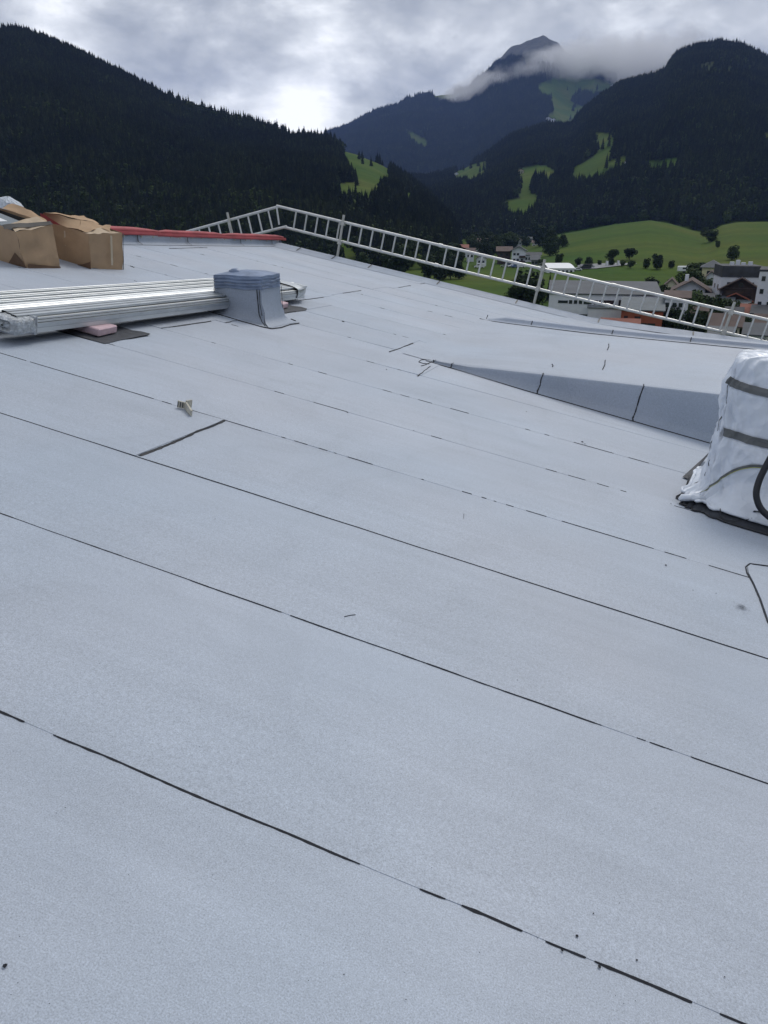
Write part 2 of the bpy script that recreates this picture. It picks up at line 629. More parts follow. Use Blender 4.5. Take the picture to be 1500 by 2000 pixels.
a, t = prof([(640, 372), (700, 362), (760, 350), (830, 352), (880, 340), (910, 328), (950, 306), (1000, 270), (1060, 250), (1090, 250), (1115, 248),
             (1135, 222), (1165, 198), (1210, 168), (1270, 156), (1298, 144), (1318, 114), (1350, 98), (1400, 89), (1450, 98), (1490, 116), (1560, 150)])
LAYERS['right_hill'] = dict(az=ext(a, t, [(-180, -0.05), (-20, -0.02)], [(34, 0.16), (50, 0.22), (80, 0.18), (130, 0.12), (180, -0.02)]),
                            R=(2300, 2100), F=(1050, 820), p=0.9)
a, t = prof([(975, 494), (1000, 488), (1050, 473), (1100, 459), (1150, 448), (1200, 438), (1270, 430), (1310, 437), (1345, 448), (1370, 456),
             (1390, 452), (1410, 440), (1440, 434), (1500, 433), (1560, 436)])
LAYERS['meadow_hill'] = dict(az=ext(a, t, [(-180, -0.06), (0, -0.06)], [(36, 0.01), (60, 0.02), (120, 0.0), (180, -0.06)]),
                             R=(760, 760), F=(330, 330), p=1.2)


def layer_h(L, az, r):
    aa, tt = L['az']
    te = np.interp(az, aa, tt)
    k = np.clip((az + 0.47) / 0.94, 0, 1)
    R = L['R'][0] + (L['R'][1] - L['R'][0]) * k
    F = L['F'][0] + (L['F'][1] - L['F'][0]) * k
    Hc = CAMZ + te * R
    s = (r - F) / (R - F)
    up = np.clip(s, 0, 1) ** L['p'] * Hc
    back = Hc * (1 - 0.55 * np.clip((s - 1) / 1.4, 0, 1) ** 1.2)
    h = np.where(s <= 1, up, back)
    h = np.where(Hc < 2, 0, h)
    return np.maximum(h, 0) * (s > 0), s


def vfbm(x, y, sc, o=4):
    """cheap value-like relief from summed sines"""
    z = np.zeros_like(x)
    a = 1.0
    f = 1.0 / sc
    for i in range(o):
        c, s = math.cos(1.3 * i + 0.5), math.sin(1.3 * i + 0.5)
        u, v = (x * c + y * s) * f, (-x * s + y * c) * f
        z += a * np.sin(u + 1.7 * np.sin(v * 0.7 + i)) * np.cos(v * 0.9 + 1.3 * np.sin(u * 0.6 - i))
        a *= 0.5
        f *= 2.1
    return z


def terrain(az, r):
    names = list(LAYERS)
    hs, ss = zip(*[layer_h(LAYERS[k], az, r) for k in names])
    hs = np.array(hs)
    which = np.argmax(hs, axis=0)
    h = hs.max(axis=0)
    s = np.take_along_axis(np.array(ss), which[None], 0)[0]
    x, y = np.sin(az) * r, np.cos(az) * r
    amp = np.array([22, 60, 34, 2.0])[which] * np.clip(s, 0, 1) * np.clip((0.97 - s) * 5, 0, 1)
    scl = [120, 420, 190, 90]
    rel = np.zeros_like(h)
    for i, k in enumerate(names):
        rel = np.where(which == i, vfbm(x, y, scl[i]), rel)
    h = h + rel * amp * 0.6
    h = h + np.where((which == 1) & (s > .55), 8 * vfbm(x, y, 55, 4) * np.clip((s - .55) * 4, 0, 1), 0)
    valley = np.clip((r - 260) / 700, 0, 1) * 3.0 * (vfbm(x, y, 150, 2) * 0.4 + 0.3)
    h = np.maximum(h, 0) + np.where(h < 1, valley * 0.6, 0)
    which = np.where(hs.max(axis=0) < 0.5, -1, which)
    return h, which, s


POLYS = [  # clearings in the woods: layer, meadow tone, outline in photo coordinates
    (0, [(668, 291), (700, 300), (760, 330), (762, 344), (735, 346), (710, 344), (690, 325), (672, 305)]),
    (0, [(655, 358), (690, 356), (720, 352), (745, 362), (735, 375), (708, 378), (700, 400), (692, 402), (684, 372), (660, 366)]),
    (0, [(770, 366), (800, 372), (822, 376), (800, 380)]),
    (1, [(1048, 165), (1090, 150), (1150, 152), (1210, 160), (1228, 160), (1190, 176), (1160, 182), (1130, 172), (1122, 185), (1106, 188), (1112, 198),
         (1150, 212), (1138, 226), (1132, 250), (1120, 262), (1096, 240), (1066, 232), (1072, 222), (1084, 214), (1078, 200), (1072, 186), (1058, 182)]),
    (1, [(790, 252), (815, 262), (836, 274), (834, 290), (812, 276)]),
    (1, [(840, 184), (870, 182), (898, 184), (898, 192), (860, 192)]),
    (2, [(1156, 258), (1194, 260), (1202, 278), (1192, 292), (1188, 316), (1222, 302), (1224, 318), (1186, 332), (1160, 344), (1140, 346),
         (1118, 340), (1120, 326), (1150, 312), (1168, 296), (1172, 276)]),
    (2, [(1008, 332), (1030, 324), (1062, 322), (1088, 334), (1070, 346), (1050, 338), (1012, 340)]),
    (2, [(884, 342), (905, 326), (950, 314), (952, 332), (925, 346), (898, 348)]),
    (2, [(984, 392), (1010, 386), (1050, 376), (1050, 388), (1026, 410), (1002, 408), (990, 402)]),
    (2, [(1010, 360), (1032, 356), (1046, 362), (1020, 370)]),
    (2, [(1486, 262), (1500, 256), (1520, 262), (1500, 272)]),
    (2, [(1256, 312), (1290, 314), (1330, 306), (1320, 318), (1270, 326)]),
    (0, [(795, 490), (850, 488), (880, 500), (880, 512), (800, 510)]),
    (0, [(640, 468), (700, 468), (705, 480), (640, 480)]),
]


def inpoly(px, py, poly):
    c = np.zeros(px.shape, bool)
    j = len(poly) - 1
    for i in range(len(poly)):
        xi, yi = poly[i]
        xj, yj = poly[j]
        cond = ((yi > py) != (yj > py)) & (px < (xj - xi) * (py - yi) / ((yj - yi) + 1e-9) + xi)
        c ^= cond
        j = i
    return c


def cleared(P, which, up):
    """inside a clearing, with the strip of low ground before it that tall trees would hide"""
    m = np.zeros(P.shape[:-1], bool)
    for dz in np.linspace(0, 1, 4):
        with np.errstate(all='ignore'):
            px, py = proj(P + np.stack([0 * up, 0 * up, up * dz], -1))
        for k, pl in POLYS:
            m |= inpoly(px, py, pl) & (which == k)
    return m


azs = np.concatenate([np.radians(np.linspace(-180, -36, 60, endpoint=False)), np.radians(np.linspace(-36, 36, 560, endpoint=False)),
                      np.radians(np.linspace(36, 180, 61))])
rs = np.concatenate([[0.0, 30.0], 60.0 * 1.0195 ** np.arange(0, 262)])
AZ, RR = np.meshgrid(azs, rs)
HT, WH, SS = terrain(AZ, RR)
X, Y = np.sin(AZ) * RR, np.cos(AZ) * RR
P3 = np.stack([X, Y, HT], -1)
with np.errstate(all='ignore'):
    PX, PY = proj(P3)
infront = (np.abs(AZ) < rad(40)) & (RR > 200)
MEAD = cleared(P3, WH, np.where(WH == 1, 22.0, np.where(WH == 0, 9.0, 12.0))) & infront
cls = np.zeros(AZ.shape)                                    # 0 meadow, 1 woodland floor, 2 rock
cls[(WH == 0) | (WH == 2) | (WH == 1)] = 1
cls[MEAD] = 0
THIN = [(1345, 140), (1375, 122), (1425, 116), (1470, 134), (1470, 150), (1440, 158), (1390, 158), (1352, 172)]
cls[inpoly(PX, PY, THIN) & (WH == 2) & infront] = 0.72
rock = (WH == 1) & (HT > 880)
alp = (WH == 1) & (HT > 800) & ~rock
me = bpy.data.meshes.new('terrain')
n1, n2 = AZ.shape
idx = np.arange(n1 * n2).reshape(n1, n2)
quads = np.stack([idx[:-1, :-1], idx[:-1, 1:], idx[1:, 1:], idx[1:, :-1]], -1).reshape(-1, 4)[:, ::-1]
me.from_pydata(P3.reshape(-1, 3).tolist(), [], quads.tolist())
at = me.attributes.new('wood', 'FLOAT', 'POINT')
at.data.foreach_set('value', cls.reshape(-1).astype(np.float32))
at = me.attributes.new('rock', 'FLOAT', 'POINT')
at.data.foreach_set('value', (rock * 1.0 + alp * 0.35).reshape(-1).astype(np.float32))
me.polygons.foreach_set('use_smooth', [True] * len(me.polygons))
me.update()


def terrain_mat():
    m = bpy.data.materials.new('meadow_woodfloor_rock')
    m.use_nodes = True
    nt = m.node_tree
    bs = nt.nodes['Principled BSDF']
    bs.inputs['Roughness'].default_value = 0.95
    bs.inputs['Specular IOR Level'].default_value = 0.1
    geo = nt.nodes.new('ShaderNodeNewGeometry').outputs['Position']

    def no(s, d=4, r=0.6):
        n = nt.nodes.new('ShaderNodeTexNoise')
        n.inputs['Scale'].default_value = s
        n.inputs['Detail'].default_value = d
        n.inputs['Roughness'].default_value = r
        nt.links.new(geo, n.inputs['Vector'])
        return n.outputs[0]
    g = ramp(nt, no(0.008, 4), [(0.36, (0.034, 0.078, 0.008)), (0.5, (0.052, 0.090, 0.010)), (0.64, (0.074, 0.096, 0.014))])
    g = mixc(nt, 1.0, g, ramp(nt, no(0.25, 5, 0.7), [(0.3, 0.82), (0.7, 1.15)]), 'MULTIPLY')
    mp = nt.nodes.new('ShaderNodeMapping')
    mp.inputs['Rotation'].default_value = (0, 0, 0.5)
    mp.inputs['Scale'].default_value = (0.004, 0.05, 0)
    nt.links.new(geo, mp.inputs[0])
    st = nt.nodes.new('ShaderNodeTexNoise')
    st.inputs['Scale'].default_value = 1
    st.inputs['Detail'].default_value = 3
    nt.links.new(mp.outputs[0], st.inputs['Vector'])
    g = mixc(nt, 1.0, g, ramp(nt, st.outputs[0], [(0.35, 0.88), (0.65, 1.1)]), 'MULTIPLY')
    f = ramp(nt, no(0.02, 5), [(0.3, (0.008, 0.013, 0.010)), (0.7, (0.015, 0.022, 0.014))])
    a1 = nt.nodes.new('ShaderNodeAttribute')
    a1.attribute_name = 'wood'
    a2 = nt.nodes.new('ShaderNodeAttribute')
    a2.attribute_name = 'rock'
    c = mixc(nt, a1.outputs['Fac'], g, f)
    rk = ramp(nt, no(0.02, 8, 0.75), [(0.35, (0.035, 0.04, 0.045)), (0.6, (0.09, 0.095, 0.10))])
    c = mixc(nt, a2.outputs['Fac'], c, rk)
    nt.links.new(c, bs.inputs['Base Color'])
    return m


me.materials.append(terrain_mat())
terr = bpy.data.objects.new('ground', me)
COL.objects.link(terr)
tag(terr, 'green valley floor rising into wooded hills and a cloud-capped mountain', kind='structure')


def ground_z(x, y):
    az, r = math.atan2(x, y), math.hypot(x, y)
    h, _, _ = terrain(np.array([az]), np.array([r]))
    return float(h[0])


def on_ground(px, py, zt=0.0):
    """point of the terrain (plus zt) seen at a photo position"""
    d = ray(px, py)
    az = math.atan2(d[0], d[1])
    te = d[2] / math.hypot(d[0], d[1])
    r = np.linspace(120, 6000, 3000)
    h, _, _ = terrain(np.full_like(r, az), r)
    k = np.argmax(h + zt - (CAMZ + te * r) > 0)
    rr = r[k]
    return np.array([math.sin(az) * rr, math.cos(az) * rr, float(h[k])])


# ------------------------------------------------------------------ trees
def conifer_mesh(seed, h=1.0, w=0.17, tiers=7, n=9):
    rd = random.Random(seed)
    mb = MB()
    mb.tube([(0, 0, -0.05), (0, 0, 0.5), (0, 0, 0.97)], [0.014, 0.009, 0.002], n=4, caps=False, mi=1)
    for k in range(tiers):
        f = k / (tiers - 1)
        z0 = 0.06 + 0.80 * f
        rr = w * (1 - f) ** 0.8 + 0.02
        zt = min(1.0, z0 + 0.22 * (1 - 0.35 * f))
        ring = []
        for j in range(n * 2):
            a = math.pi * j / n + k
            q = rr * (rd.uniform(0.8, 1.2) if j % 2 == 0 else rd.uniform(0.45, 0.65))
            ring.append((math.cos(a) * q, math.sin(a) * q, z0 - (0.03 if j % 2 == 0 else -0.01) + rd.uniform(-.012, .012)))
        for j in range(n * 2):
            mb.poly([ring[j], ring[(j + 1) % (2 * n)], (rd.uniform(-.006, .006), 0, zt)])
    me = bpy.data.meshes.new('spruce')
    me.from_pydata(mb.v, [], mb.f)
    me.materials.append(M_CONIF)
    me.materials.append(M_TRUNK)
    me.polygons.foreach_set('material_index', mb.m)
    me.update()
    return me


def crown_mesh(seed, leaves, leafm, shape='round', size=0.075, single=False):
    """unit-height broadleaf crown: lumpy cloud of leaf clumps with gaps; height 0.12..1"""
    rd = random.Random(seed)
    lobes = [(0, 0, 0.58, 0.27), (0, 0, 0.62, 0.26), (0.06, 0, 0.5, 0.24)]
    if shape == 'tall':
        lobes = [(0, 0, 0.35, 0.14), (0, 0, 0.55, 0.15), (0, 0, 0.75, 0.12), (0, 0, .2, .12)]
    nl = 9
    for i in range(nl):
        a = rd.uniform(0, 6.28)
        zz = rd.uniform(0.32, 0.85)
        if shape == 'tall':
            q = rd.uniform(0.02, 0.13)
        elif shape == 'wide':
            q = rd.uniform(0.08, 0.33)
            zz = rd.uniform(0.35, 0.78)
        else:
            q = rd.uniform(0.05, 0.22)
        lobes.append((math.cos(a) * q, math.sin(a) * q, zz, rd.uniform(0.13, 0.22)))
    v, f = [], []
    for i in range(leaves):
        lx, ly, lz, lr = rd.choice(lobes)
        d = Vector((rd.gauss(0, 1), rd.gauss(0, 1), rd.gauss(0, 1))).normalized()
        p = Vector((lx, ly, lz)) + d * lr * rd.uniform(0.72, 1.08)
        if single:
            p = Vector((p.x * 1.3, p.y * 1.3, .14 + (p.z - .22) * 1.16))
        nrm = (d + Vector((rd.gauss(0, .5), rd.gauss(0, .5), rd.gauss(0, .5)))).normalized()
        t1 = nrm.cross(Vector((rd.random(), rd.random(), rd.random()))).normalized() * size * rd.uniform(0.5, 1.1)
        t2 = nrm.cross(t1).normalized() * size * rd.uniform(0.4, 0.9)
        b = len(v)
        v += [tuple(p - t1), tuple(p + t2), tuple(p + t1), tuple(p - t2)]
        f.append((b, b + 1, b + 2, b + 3))
    me = bpy.data.meshes.new('crown')
    me.from_pydata(v, [], f)
    me.materials.append(leafm)
    me.update()
    return me, lobes


def trunk_mesh(lobes, seed):
    mb = MB()
    rd = random.Random(seed)
    mb.tube([(0, 0, -0.06), (0.004, 0, 0.15), (0, 0.005, 0.4), (0.01, 0, 0.65)], [0.034, 0.026, 0.017, 0.007], n=7)
    for lx, ly, lz, lr in lobes[3:9]:
        z0 = rd.uniform(0.18, 0.35)
        mb.tube([(0, 0, z0), (lx * 0.5, ly * 0.5, (z0 + lz) / 2 + 0.02), (lx, ly, lz)], [0.012, 0.008, 0.003], n=5, caps=False)
    me = bpy.data.meshes.new('trunk')
    me.from_pydata(mb.v, [], mb.f)
    me.materials.append(M_TRUNK)
    me.update()
    return me


def joined_tree(crown, trunk):
    bm = bmesh.new()
    bm.from_mesh(crown)
    k = len(bm.faces)
    bm.from_mesh(trunk)
    bm.faces.ensure_lookup_table()
    for fc in bm.faces[k:]:
        fc.material_index = 1
    me = bpy.data.meshes.new('broadleaf')
    bm.to_mesh(me)
    bm.free()
    me.materials.append(crown.materials[0])
    me.materials.append(M_TRUNK)
    return me


SRC = bpy.data.collections.new('forest_sources')
src = []
for i in range(4):
    o = bpy.data.objects.new('a%d_spruce' % i, conifer_mesh(i, w=[0.18, 0.22, 0.15, 0.24][i]))
    SRC.objects.link(o)
    src.append(o)
for i in range(3):
    cm, lb = crown_mesh(50 + i, 420, [M_LEAF, M_LEAF, M_LEAFP][i], ['round', 'wide', 'round'][i], 0.10)
    o = bpy.data.objects.new('b%d_broadleaf' % i, joined_tree(cm, trunk_mesh(lb, i)))
    SRC.objects.link(o)
    src.append(o)


def instancer(name, label, pts, rot, scl, ix):
    me = bpy.data.meshes.new(name)
    me.from_pydata(pts.tolist(), [], [])
    for nm, tp, dat in (('rz', 'FLOAT', rot), ('sc', 'FLOAT_VECTOR', scl), ('ix', 'INT', ix)):
        at = me.attributes.new(nm, tp, 'POINT')
        at.data.foreach_set('vector' if tp == 'FLOAT_VECTOR' else 'value', np.ascontiguousarray(dat).reshape(-1))
    o = bpy.data.objects.new(name, me)
    COL.objects.link(o)
    ng = bpy.data.node_groups.new(name, 'GeometryNodeTree')
    ng.interface.new_socket('Geometry', in_out='INPUT', socket_type='NodeSocketGeometry')
    ng.interface.new_socket('Geometry', in_out='OUTPUT', socket_type='NodeSocketGeometry')
    gi, go = ng.nodes.new('NodeGroupInput'), ng.nodes.new('NodeGroupOutput')
    ip = ng.nodes.new('GeometryNodeInstanceOnPoints')
    ci = ng.nodes.new('GeometryNodeCollectionInfo')
    ci.inputs['Collection'].default_value = SRC
    ci.inputs['Separate Children'].default_value = True
    ci.inputs['Reset Children'].default_value = True

    def attr(n, t):
        a = ng.nodes.new('GeometryNodeInputNamedAttribute')
        a.data_type = t
        a.inputs['Name'].default_value = n
        return a.outputs[0]
    cb = ng.nodes.new('ShaderNodeCombineXYZ')
    L = ng.links.new
    L(attr('rz', 'FLOAT'), cb.inputs[2])
    e2r = ng.nodes.new('FunctionNodeEulerToRotation')
    L(cb.outputs[0], e2r.inputs[0])
    L(gi.outputs[0], ip.inputs['Points'])
    L(ci.outputs[0], ip.inputs['Instance'])
    ip.inputs['Pick Instance'].default_value = True
    L(attr('ix', 'INT'), ip.inputs['Instance Index'])
    L(e2r.outputs[0], ip.inputs['Rotation'])
    L(attr('sc', 'FLOAT_VECTOR'), ip.inputs['Scale'])
    L(ip.outputs[0], go.inputs[0])
    md = o.modifiers.new('trees', 'NODES')
    md.node_group = ng
    return tag(o, label, kind='stuff')


def sample(layer, n, az0, az1, r0, r1, spread=1.0):
    az = rng.uniform(az0, az1, n)
    r = np.sqrt(rng.uniform(r0 * r0, r1 * r1, n))
    h, w, s = terrain(az, r)
    x, y = np.sin(az) * r, np.cos(az) * r
    px, py = proj(np.stack([x, y, h], -1))
    few = rng.random(len(x)) < .006
    thin = inpoly(px, py, THIN) & (rng.random(len(px)) < .8)
    keep = ~thin & (w == layer) & (s < 1.12) & ~(~few & cleared(np.stack([x, y, h], -1), w, np.full(len(x), 26.0 if layer == 1 else (10.0 if layer == 0 else 13.0))))
    return x[keep], y[keep], h[keep], px[keep], py[keep], s[keep], r[keep]


def forest(name, label, layer, n, az0, az1, r0, r1, hmin, hmax, decid, extra=None):
    x, y, h, px, py, s, r = sample(layer, n, az0, az1, r0, r1)
    if extra is not None:
        k = extra(x, y, h, px, py, s)
        x, y, h, px, py, s, r = (q[k] for q in (x, y, h, px, py, s, r))
    m = len(x)
    clump = vfbm(x, y, 60, 3)
    hh = rng.uniform(hmin, hmax, m) * (1 + 0.12 * clump) * np.where(s > .93, np.where((px > 330) & (px < 700) & (layer == 0), rng.uniform(.7, 1.55, m), rng.uniform(.75, 1.1, m)), 1)
    dec = rng.random(m) < np.clip(decid(px, py, s) + 0.25 * (clump > 0.9), 0, 1)
    ix = np.where(dec, 4 + rng.integers(0, 3, m), rng.integers(0, 4, m)).astype(np.int32)
    hh = np.where(dec, hh * 0.62, hh)
    wd = hh * np.where(dec, rng.uniform(1.0, 1.4, m), rng.uniform(0.9, 1.35, m))
    instancer(name, label, np.stack([x, y, h - 0.3], -1), rng.uniform(0, 6.28, m).astype(np.float32),
              np.stack([wd, wd, hh], -1).astype(np.float32), ix)
    return m


nt_ = forest('forest', 'dark spruce forest covering the steep hill on the left', 0, 105000, rad(-33), rad(14), 330, 1750, 9, 15.5,
             lambda px, py, s: np.where(s < 0.2, 0.34, np.where(s < 0.45, 0.12, 0.05)) + 0.55 * ((px > 360) & (px < 680) & (s > 0.85) & (vfbm(px, py * 0, 14, 2) > -.1)))
nt_ += forest('forest', 'dark spruce forest on the rounded hill at the right under the meadow', 2, 100000, rad(-5), rad(31), 820, 2600, 12, 21,
              lambda px, py, s: np.where(s < 0.15, 0.35, 0.06))
nt_ += forest('forest', 'bluish far spruce forest on the mountain flank below the cloud', 1, 90000, rad(-7), rad(24), 2500, 5600, 26, 42,
              lambda px, py, s: 0 * s, extra=lambda x, y, h, px, py, s: (h < 800 + 60 * vfbm(x, y, 130, 3)) & (s > 0.3))

# ------------------------------------------------------------------ single trees in the valley
KINDS = []
for i, (lm, shp, nlv) in enumerate([(M_LEAF, 'round', 1500), (M_LEAF, 'wide', 1800), (M_LEAF, 'tall', 1200), (M_LEAFP, 'round', 1500), (M_LEAF, 'round', 1500)]):
    cm, lb = crown_mesh(90 + i, nlv, lm, shp, 0.06, single=True)
    KINDS.append((cm, trunk_mesh(lb, 90 + i)))
CONM = conifer_mesh(77, w=0.16, tiers=10, n=10)


def tree(px, py, top, kind, label, name='tree', wide=1.0, group=None, zt=None, cat='tree'):
    """foot at photo (px,py), crown top at photo y = top"""
    p = on_ground(px, py) if zt is None else G(px, py, zt)
    r = math.hypot(p[0], p[1])
    d = ray(px, top)
    h = CAMZ + d[2] / math.hypot(d[0], d[1]) * r - p[2]
    rz = random.uniform(0, 6.28)
    if kind == 'spruce':
        t = thing(name, label, cat, p, rz=rz, group=group)
        link_mesh('crown', CONM, t, scl=(h * wide, h * wide, h))
        return t
    cm, tm = KINDS[kind]
    t = thing(name, label, cat, p, rz=rz, group=group)
    link_mesh('crown', cm, t, scl=(h * wide, h * wide, h))
    link_mesh('trunk', tm, t, scl=(h, h, h))
    return t


FT = [
    (1195, 510, 486, 1, 1.1, 'broad round meadow tree, left one of the two highest standing as a pair'),
    (1229, 508, 484, 1, 1.15, 'broad round meadow tree, right one of the two highest standing as a pair'),
    (1150, 520, 502, 0, 1.2, 'round tree just right of the marquee roof, standing by the car park'),
    (1129, 519, 503, 2, 1.5, 'narrow tree rising directly behind the right end of the white marquee'),
    (1171, 518, 508, 0, 1.2, 'smallest round tree beside the car park'),
    (1193, 519, 504, 0, 1.2, 'small round tree below the left of the paired meadow trees'),
    (1215, 521, 507, 3, 1.1, 'small pale tree between the paired meadow trees and the path end'),
    (1232, 525, 509, 1, 1.2, 'low double-crowned tree beside the end of the pale path'),
    (1261, 525, 505, 0, 1.0, 'mid-sized round tree left of the tallest tree in the meadow row'),
    (1283, 527, 497, 0, 1.0, 'tallest tree of the meadow row, with a full oval crown'),
    (1310, 524, 509, 0, 1.15, 'last small round tree at the right end of the meadow row'),
    (1429, 508, 480, 0, 1.15, 'lone round tree high in the meadow near the right edge'),
    (1401, 484, 470, 0, 1.0, 'small dark tree just below the tip of the wood in the meadow'),
    (1390, 472, 448, 2, 2.0, 'dark tree at the tip of the wood reaching into the meadow'),
    (1375, 462, 444, 0, 1.2, 'dark tree at the edge of the wood left of its tip'),
    (1098, 483, 458, 0, 1.1, 'large tree at the left foot of the meadow slope'),
    (1088, 484, 468, 1, 1.2, 'low wide tree beside the large tree at the foot of the meadow slope'),
    (1091, 516, 496, 0, 1.1, 'round dark tree directly behind the marquee'),
    (1272, 568, 542, 2, 1.7, 'pointed bushy tree behind the long grey roof'),
    (1258, 567, 555, 1, 1.2, 'low bush left of the pointed tree behind the long grey roof'),
    (1308, 556, 545, 1, 1.1, 'low round bush in the meadow above the brown chalet'),
    (1360, 556, 512, 1, 1.15, 'very big dense dark tree in front of the yellow house'),
    (1198, 558, 548, 1, 1.2, 'small dark tree on the field behind the long grey roof'),
    (1020, 590, 530, 2, 1.6, 'tall dark tree left of the long white building, behind the roof edge'),
    (1042, 597, 545, 0, 1.1, 'dark tree in front of the tall one left of the long white building'),
    (1071, 590, 530, 'spruce', 0.7, 'slim pointed cypress-like tree next to the white building corner'),
    (1005, 592, 556, 1, 1.1, 'low dark tree at the left of the tree group by the white building'),
    (1330, 655, 590, 1, 1.2, 'large dark green tree between the orange building and the brown house'),
    (1305, 660, 600, 0, 1.1, 'green tree hugging the right side of the orange building'),
    (1362, 662, 606, 1, 1.1, 'dark tree below the gravel-grey roof, left of the grey house'),
    (1290, 640, 605, 2, 1.3, 'small tree at the white house with square windows'),
    (1195, 628, 605, 1, 1.2, 'green bush in front of the low white building'),
    (1220, 628, 606, 0, 1.2, 'dark bush touching the orange building on its left'),
    (1100, 612, 596, 3, 1.2, 'pale bush at the foot of the long white building'),
    (1478, 600, 565, 0, 1.1, 'dark tree right of the dark timber chalet'),
    (1466, 590, 566, 2, 1.4, 'narrow dark tree beside the white stair strip of the chalet'),
    (1445, 670, 615, 3, 1.0, 'pale green tree right of the rail post at the right edge'),
    (1475, 680, 630, 1, 1.1, 'dark tree behind the rail near the right edge of the view'),
    (1500, 680, 640, 0, 1.2, 'dark tree cut by the right edge of the view below the brown roof'),
    (880, 545, 505, 1, 1.2, 'broad dark tree on the near field seen through the ladder rungs'),
    (858, 548, 512, 0, 1.2, 'dark tree left of the broad one on the near field'),
    (895, 545, 515, 0, 1.1, 'dark tree at the left border of the bright green field'),
    (968, 482, 462, 0, 1.3, 'dark tree beside the village houses near the road'),
    (952, 484, 470, 0, 1.3, 'small dark tree left of the village houses by the road'),
    (1008, 478, 462, 1, 1.3, 'dark tree behind the white gabled house'),
    (1028, 482, 462, 0, 1.3, 'dark tree left of the long grey hall at the wood edge'),
    (1060, 482, 470, 1, 1.2, 'low tree in front of the long grey hall at the wood edge'),
    (1042, 512, 500, 1, 1.2, 'bush in front of the low white house beside the marquee'),
    (980, 505, 490, 1, 1.3, 'dark bushes left of the white gabled house'),
    (958, 500, 488, 0, 1.3, 'dark tree between the low chalet and the white gabled house'),
    (1055, 520, 506, 0, 1.2, 'small dark tree behind the rail post left of the marquee'),
    (1395, 640, 600, 1, 1.2, 'dark green tree left of the brown roofed house with balcony fronts'),
    (1352, 640, 596, 0, 1.3, 'rounded tree in front of the white house with square windows'),
    (1412, 600, 578, 0, 1.3, 'small tree left of the orange-red roof'),
    (1390, 572, 556, 1, 1.3, 'low dark tree between the brown chalet and the hotel'),
    (1460, 640, 612, 0, 1.3, 'dark tree between the brown roof and the cottage at the right edge'),
    (1140, 608, 592, 1, 1.2, 'bush beside the small rust-orange outbuilding'),
    (1300, 572, 560, 0, 1.4, 'low dark tree at the right end of the long grey roof'),
    (1440, 655, 628, 1, 1.2, 'dark leafy tree just right of the small grey-white house'),
    (1495, 625, 598, 0, 1.3, 'dark tree at the right edge beside the cream houses'),
]
for px, py, top, kd, wd, lab in FT:
    low = py > 530 and px > 990
    tree(px, py, top, kd, lab, wide=wd, group='trees standing singly in the valley', zt=0.0 if low else None)

# trees that nothing tells apart, thick round the far village and loose on the near valley floor
for (lab, grp, x0, x1, y0, y1, n, h0, h1) in [
        ('one of the dark trees crowding round the far village houses', 'trees among the far village', 905, 1075, 468, 500, 34, 9, 15),
        ('one of the loose dark trees and bushes on the valley floor beyond the roof edge', 'trees on the near valley floor', 600, 900, 478, 545, 40, 5, 12),
        ('one of the garden trees between the town roofs behind the rail', 'garden trees between the town roofs', 1290, 1500, 575, 655, 22, 5, 9)]:
    rd = random.Random(x0)
    for i in range(n):
        px, py = rd.uniform(x0, x1), rd.uniform(y0, y1)
        if x0 == 905 and 1000 < px < 1066 and py > 484:
            continue
        p = on_ground(px, py)
        kd = rd.choice([0, 1, 2, 4, 0, 3])
        hh = rd.uniform(h0, h1)
        cm, tm = KINDS[kd]
        t = thing('tree', lab, 'tree', p, rz=rd.uniform(0, 6.28), group=grp)
        link_mesh('crown', cm, t, scl=(hh * 1.1, hh * 1.1, hh))
        link_mesh('trunk', tm, t, scl=(hh, hh, hh))

# ------------------------------------------------------------------ town
def unit(name, m):
    mb = MB()
    mb.box(-0.5, -0.5, -0.5, 0.5, 0.5, 0.5)
    me = bpy.data.meshes.new(name)
    me.from_pydata(mb.v, [], mb.f)
    me.materials.append(m)
    return me


U_GLASS = unit('window', M_GLASS)
U_FRAME = unit('frame', M_WHITE)
U_WOOD = unit('balcony', M_WOOD)
U_SHUT = unit('shutter', M_RBROWN)


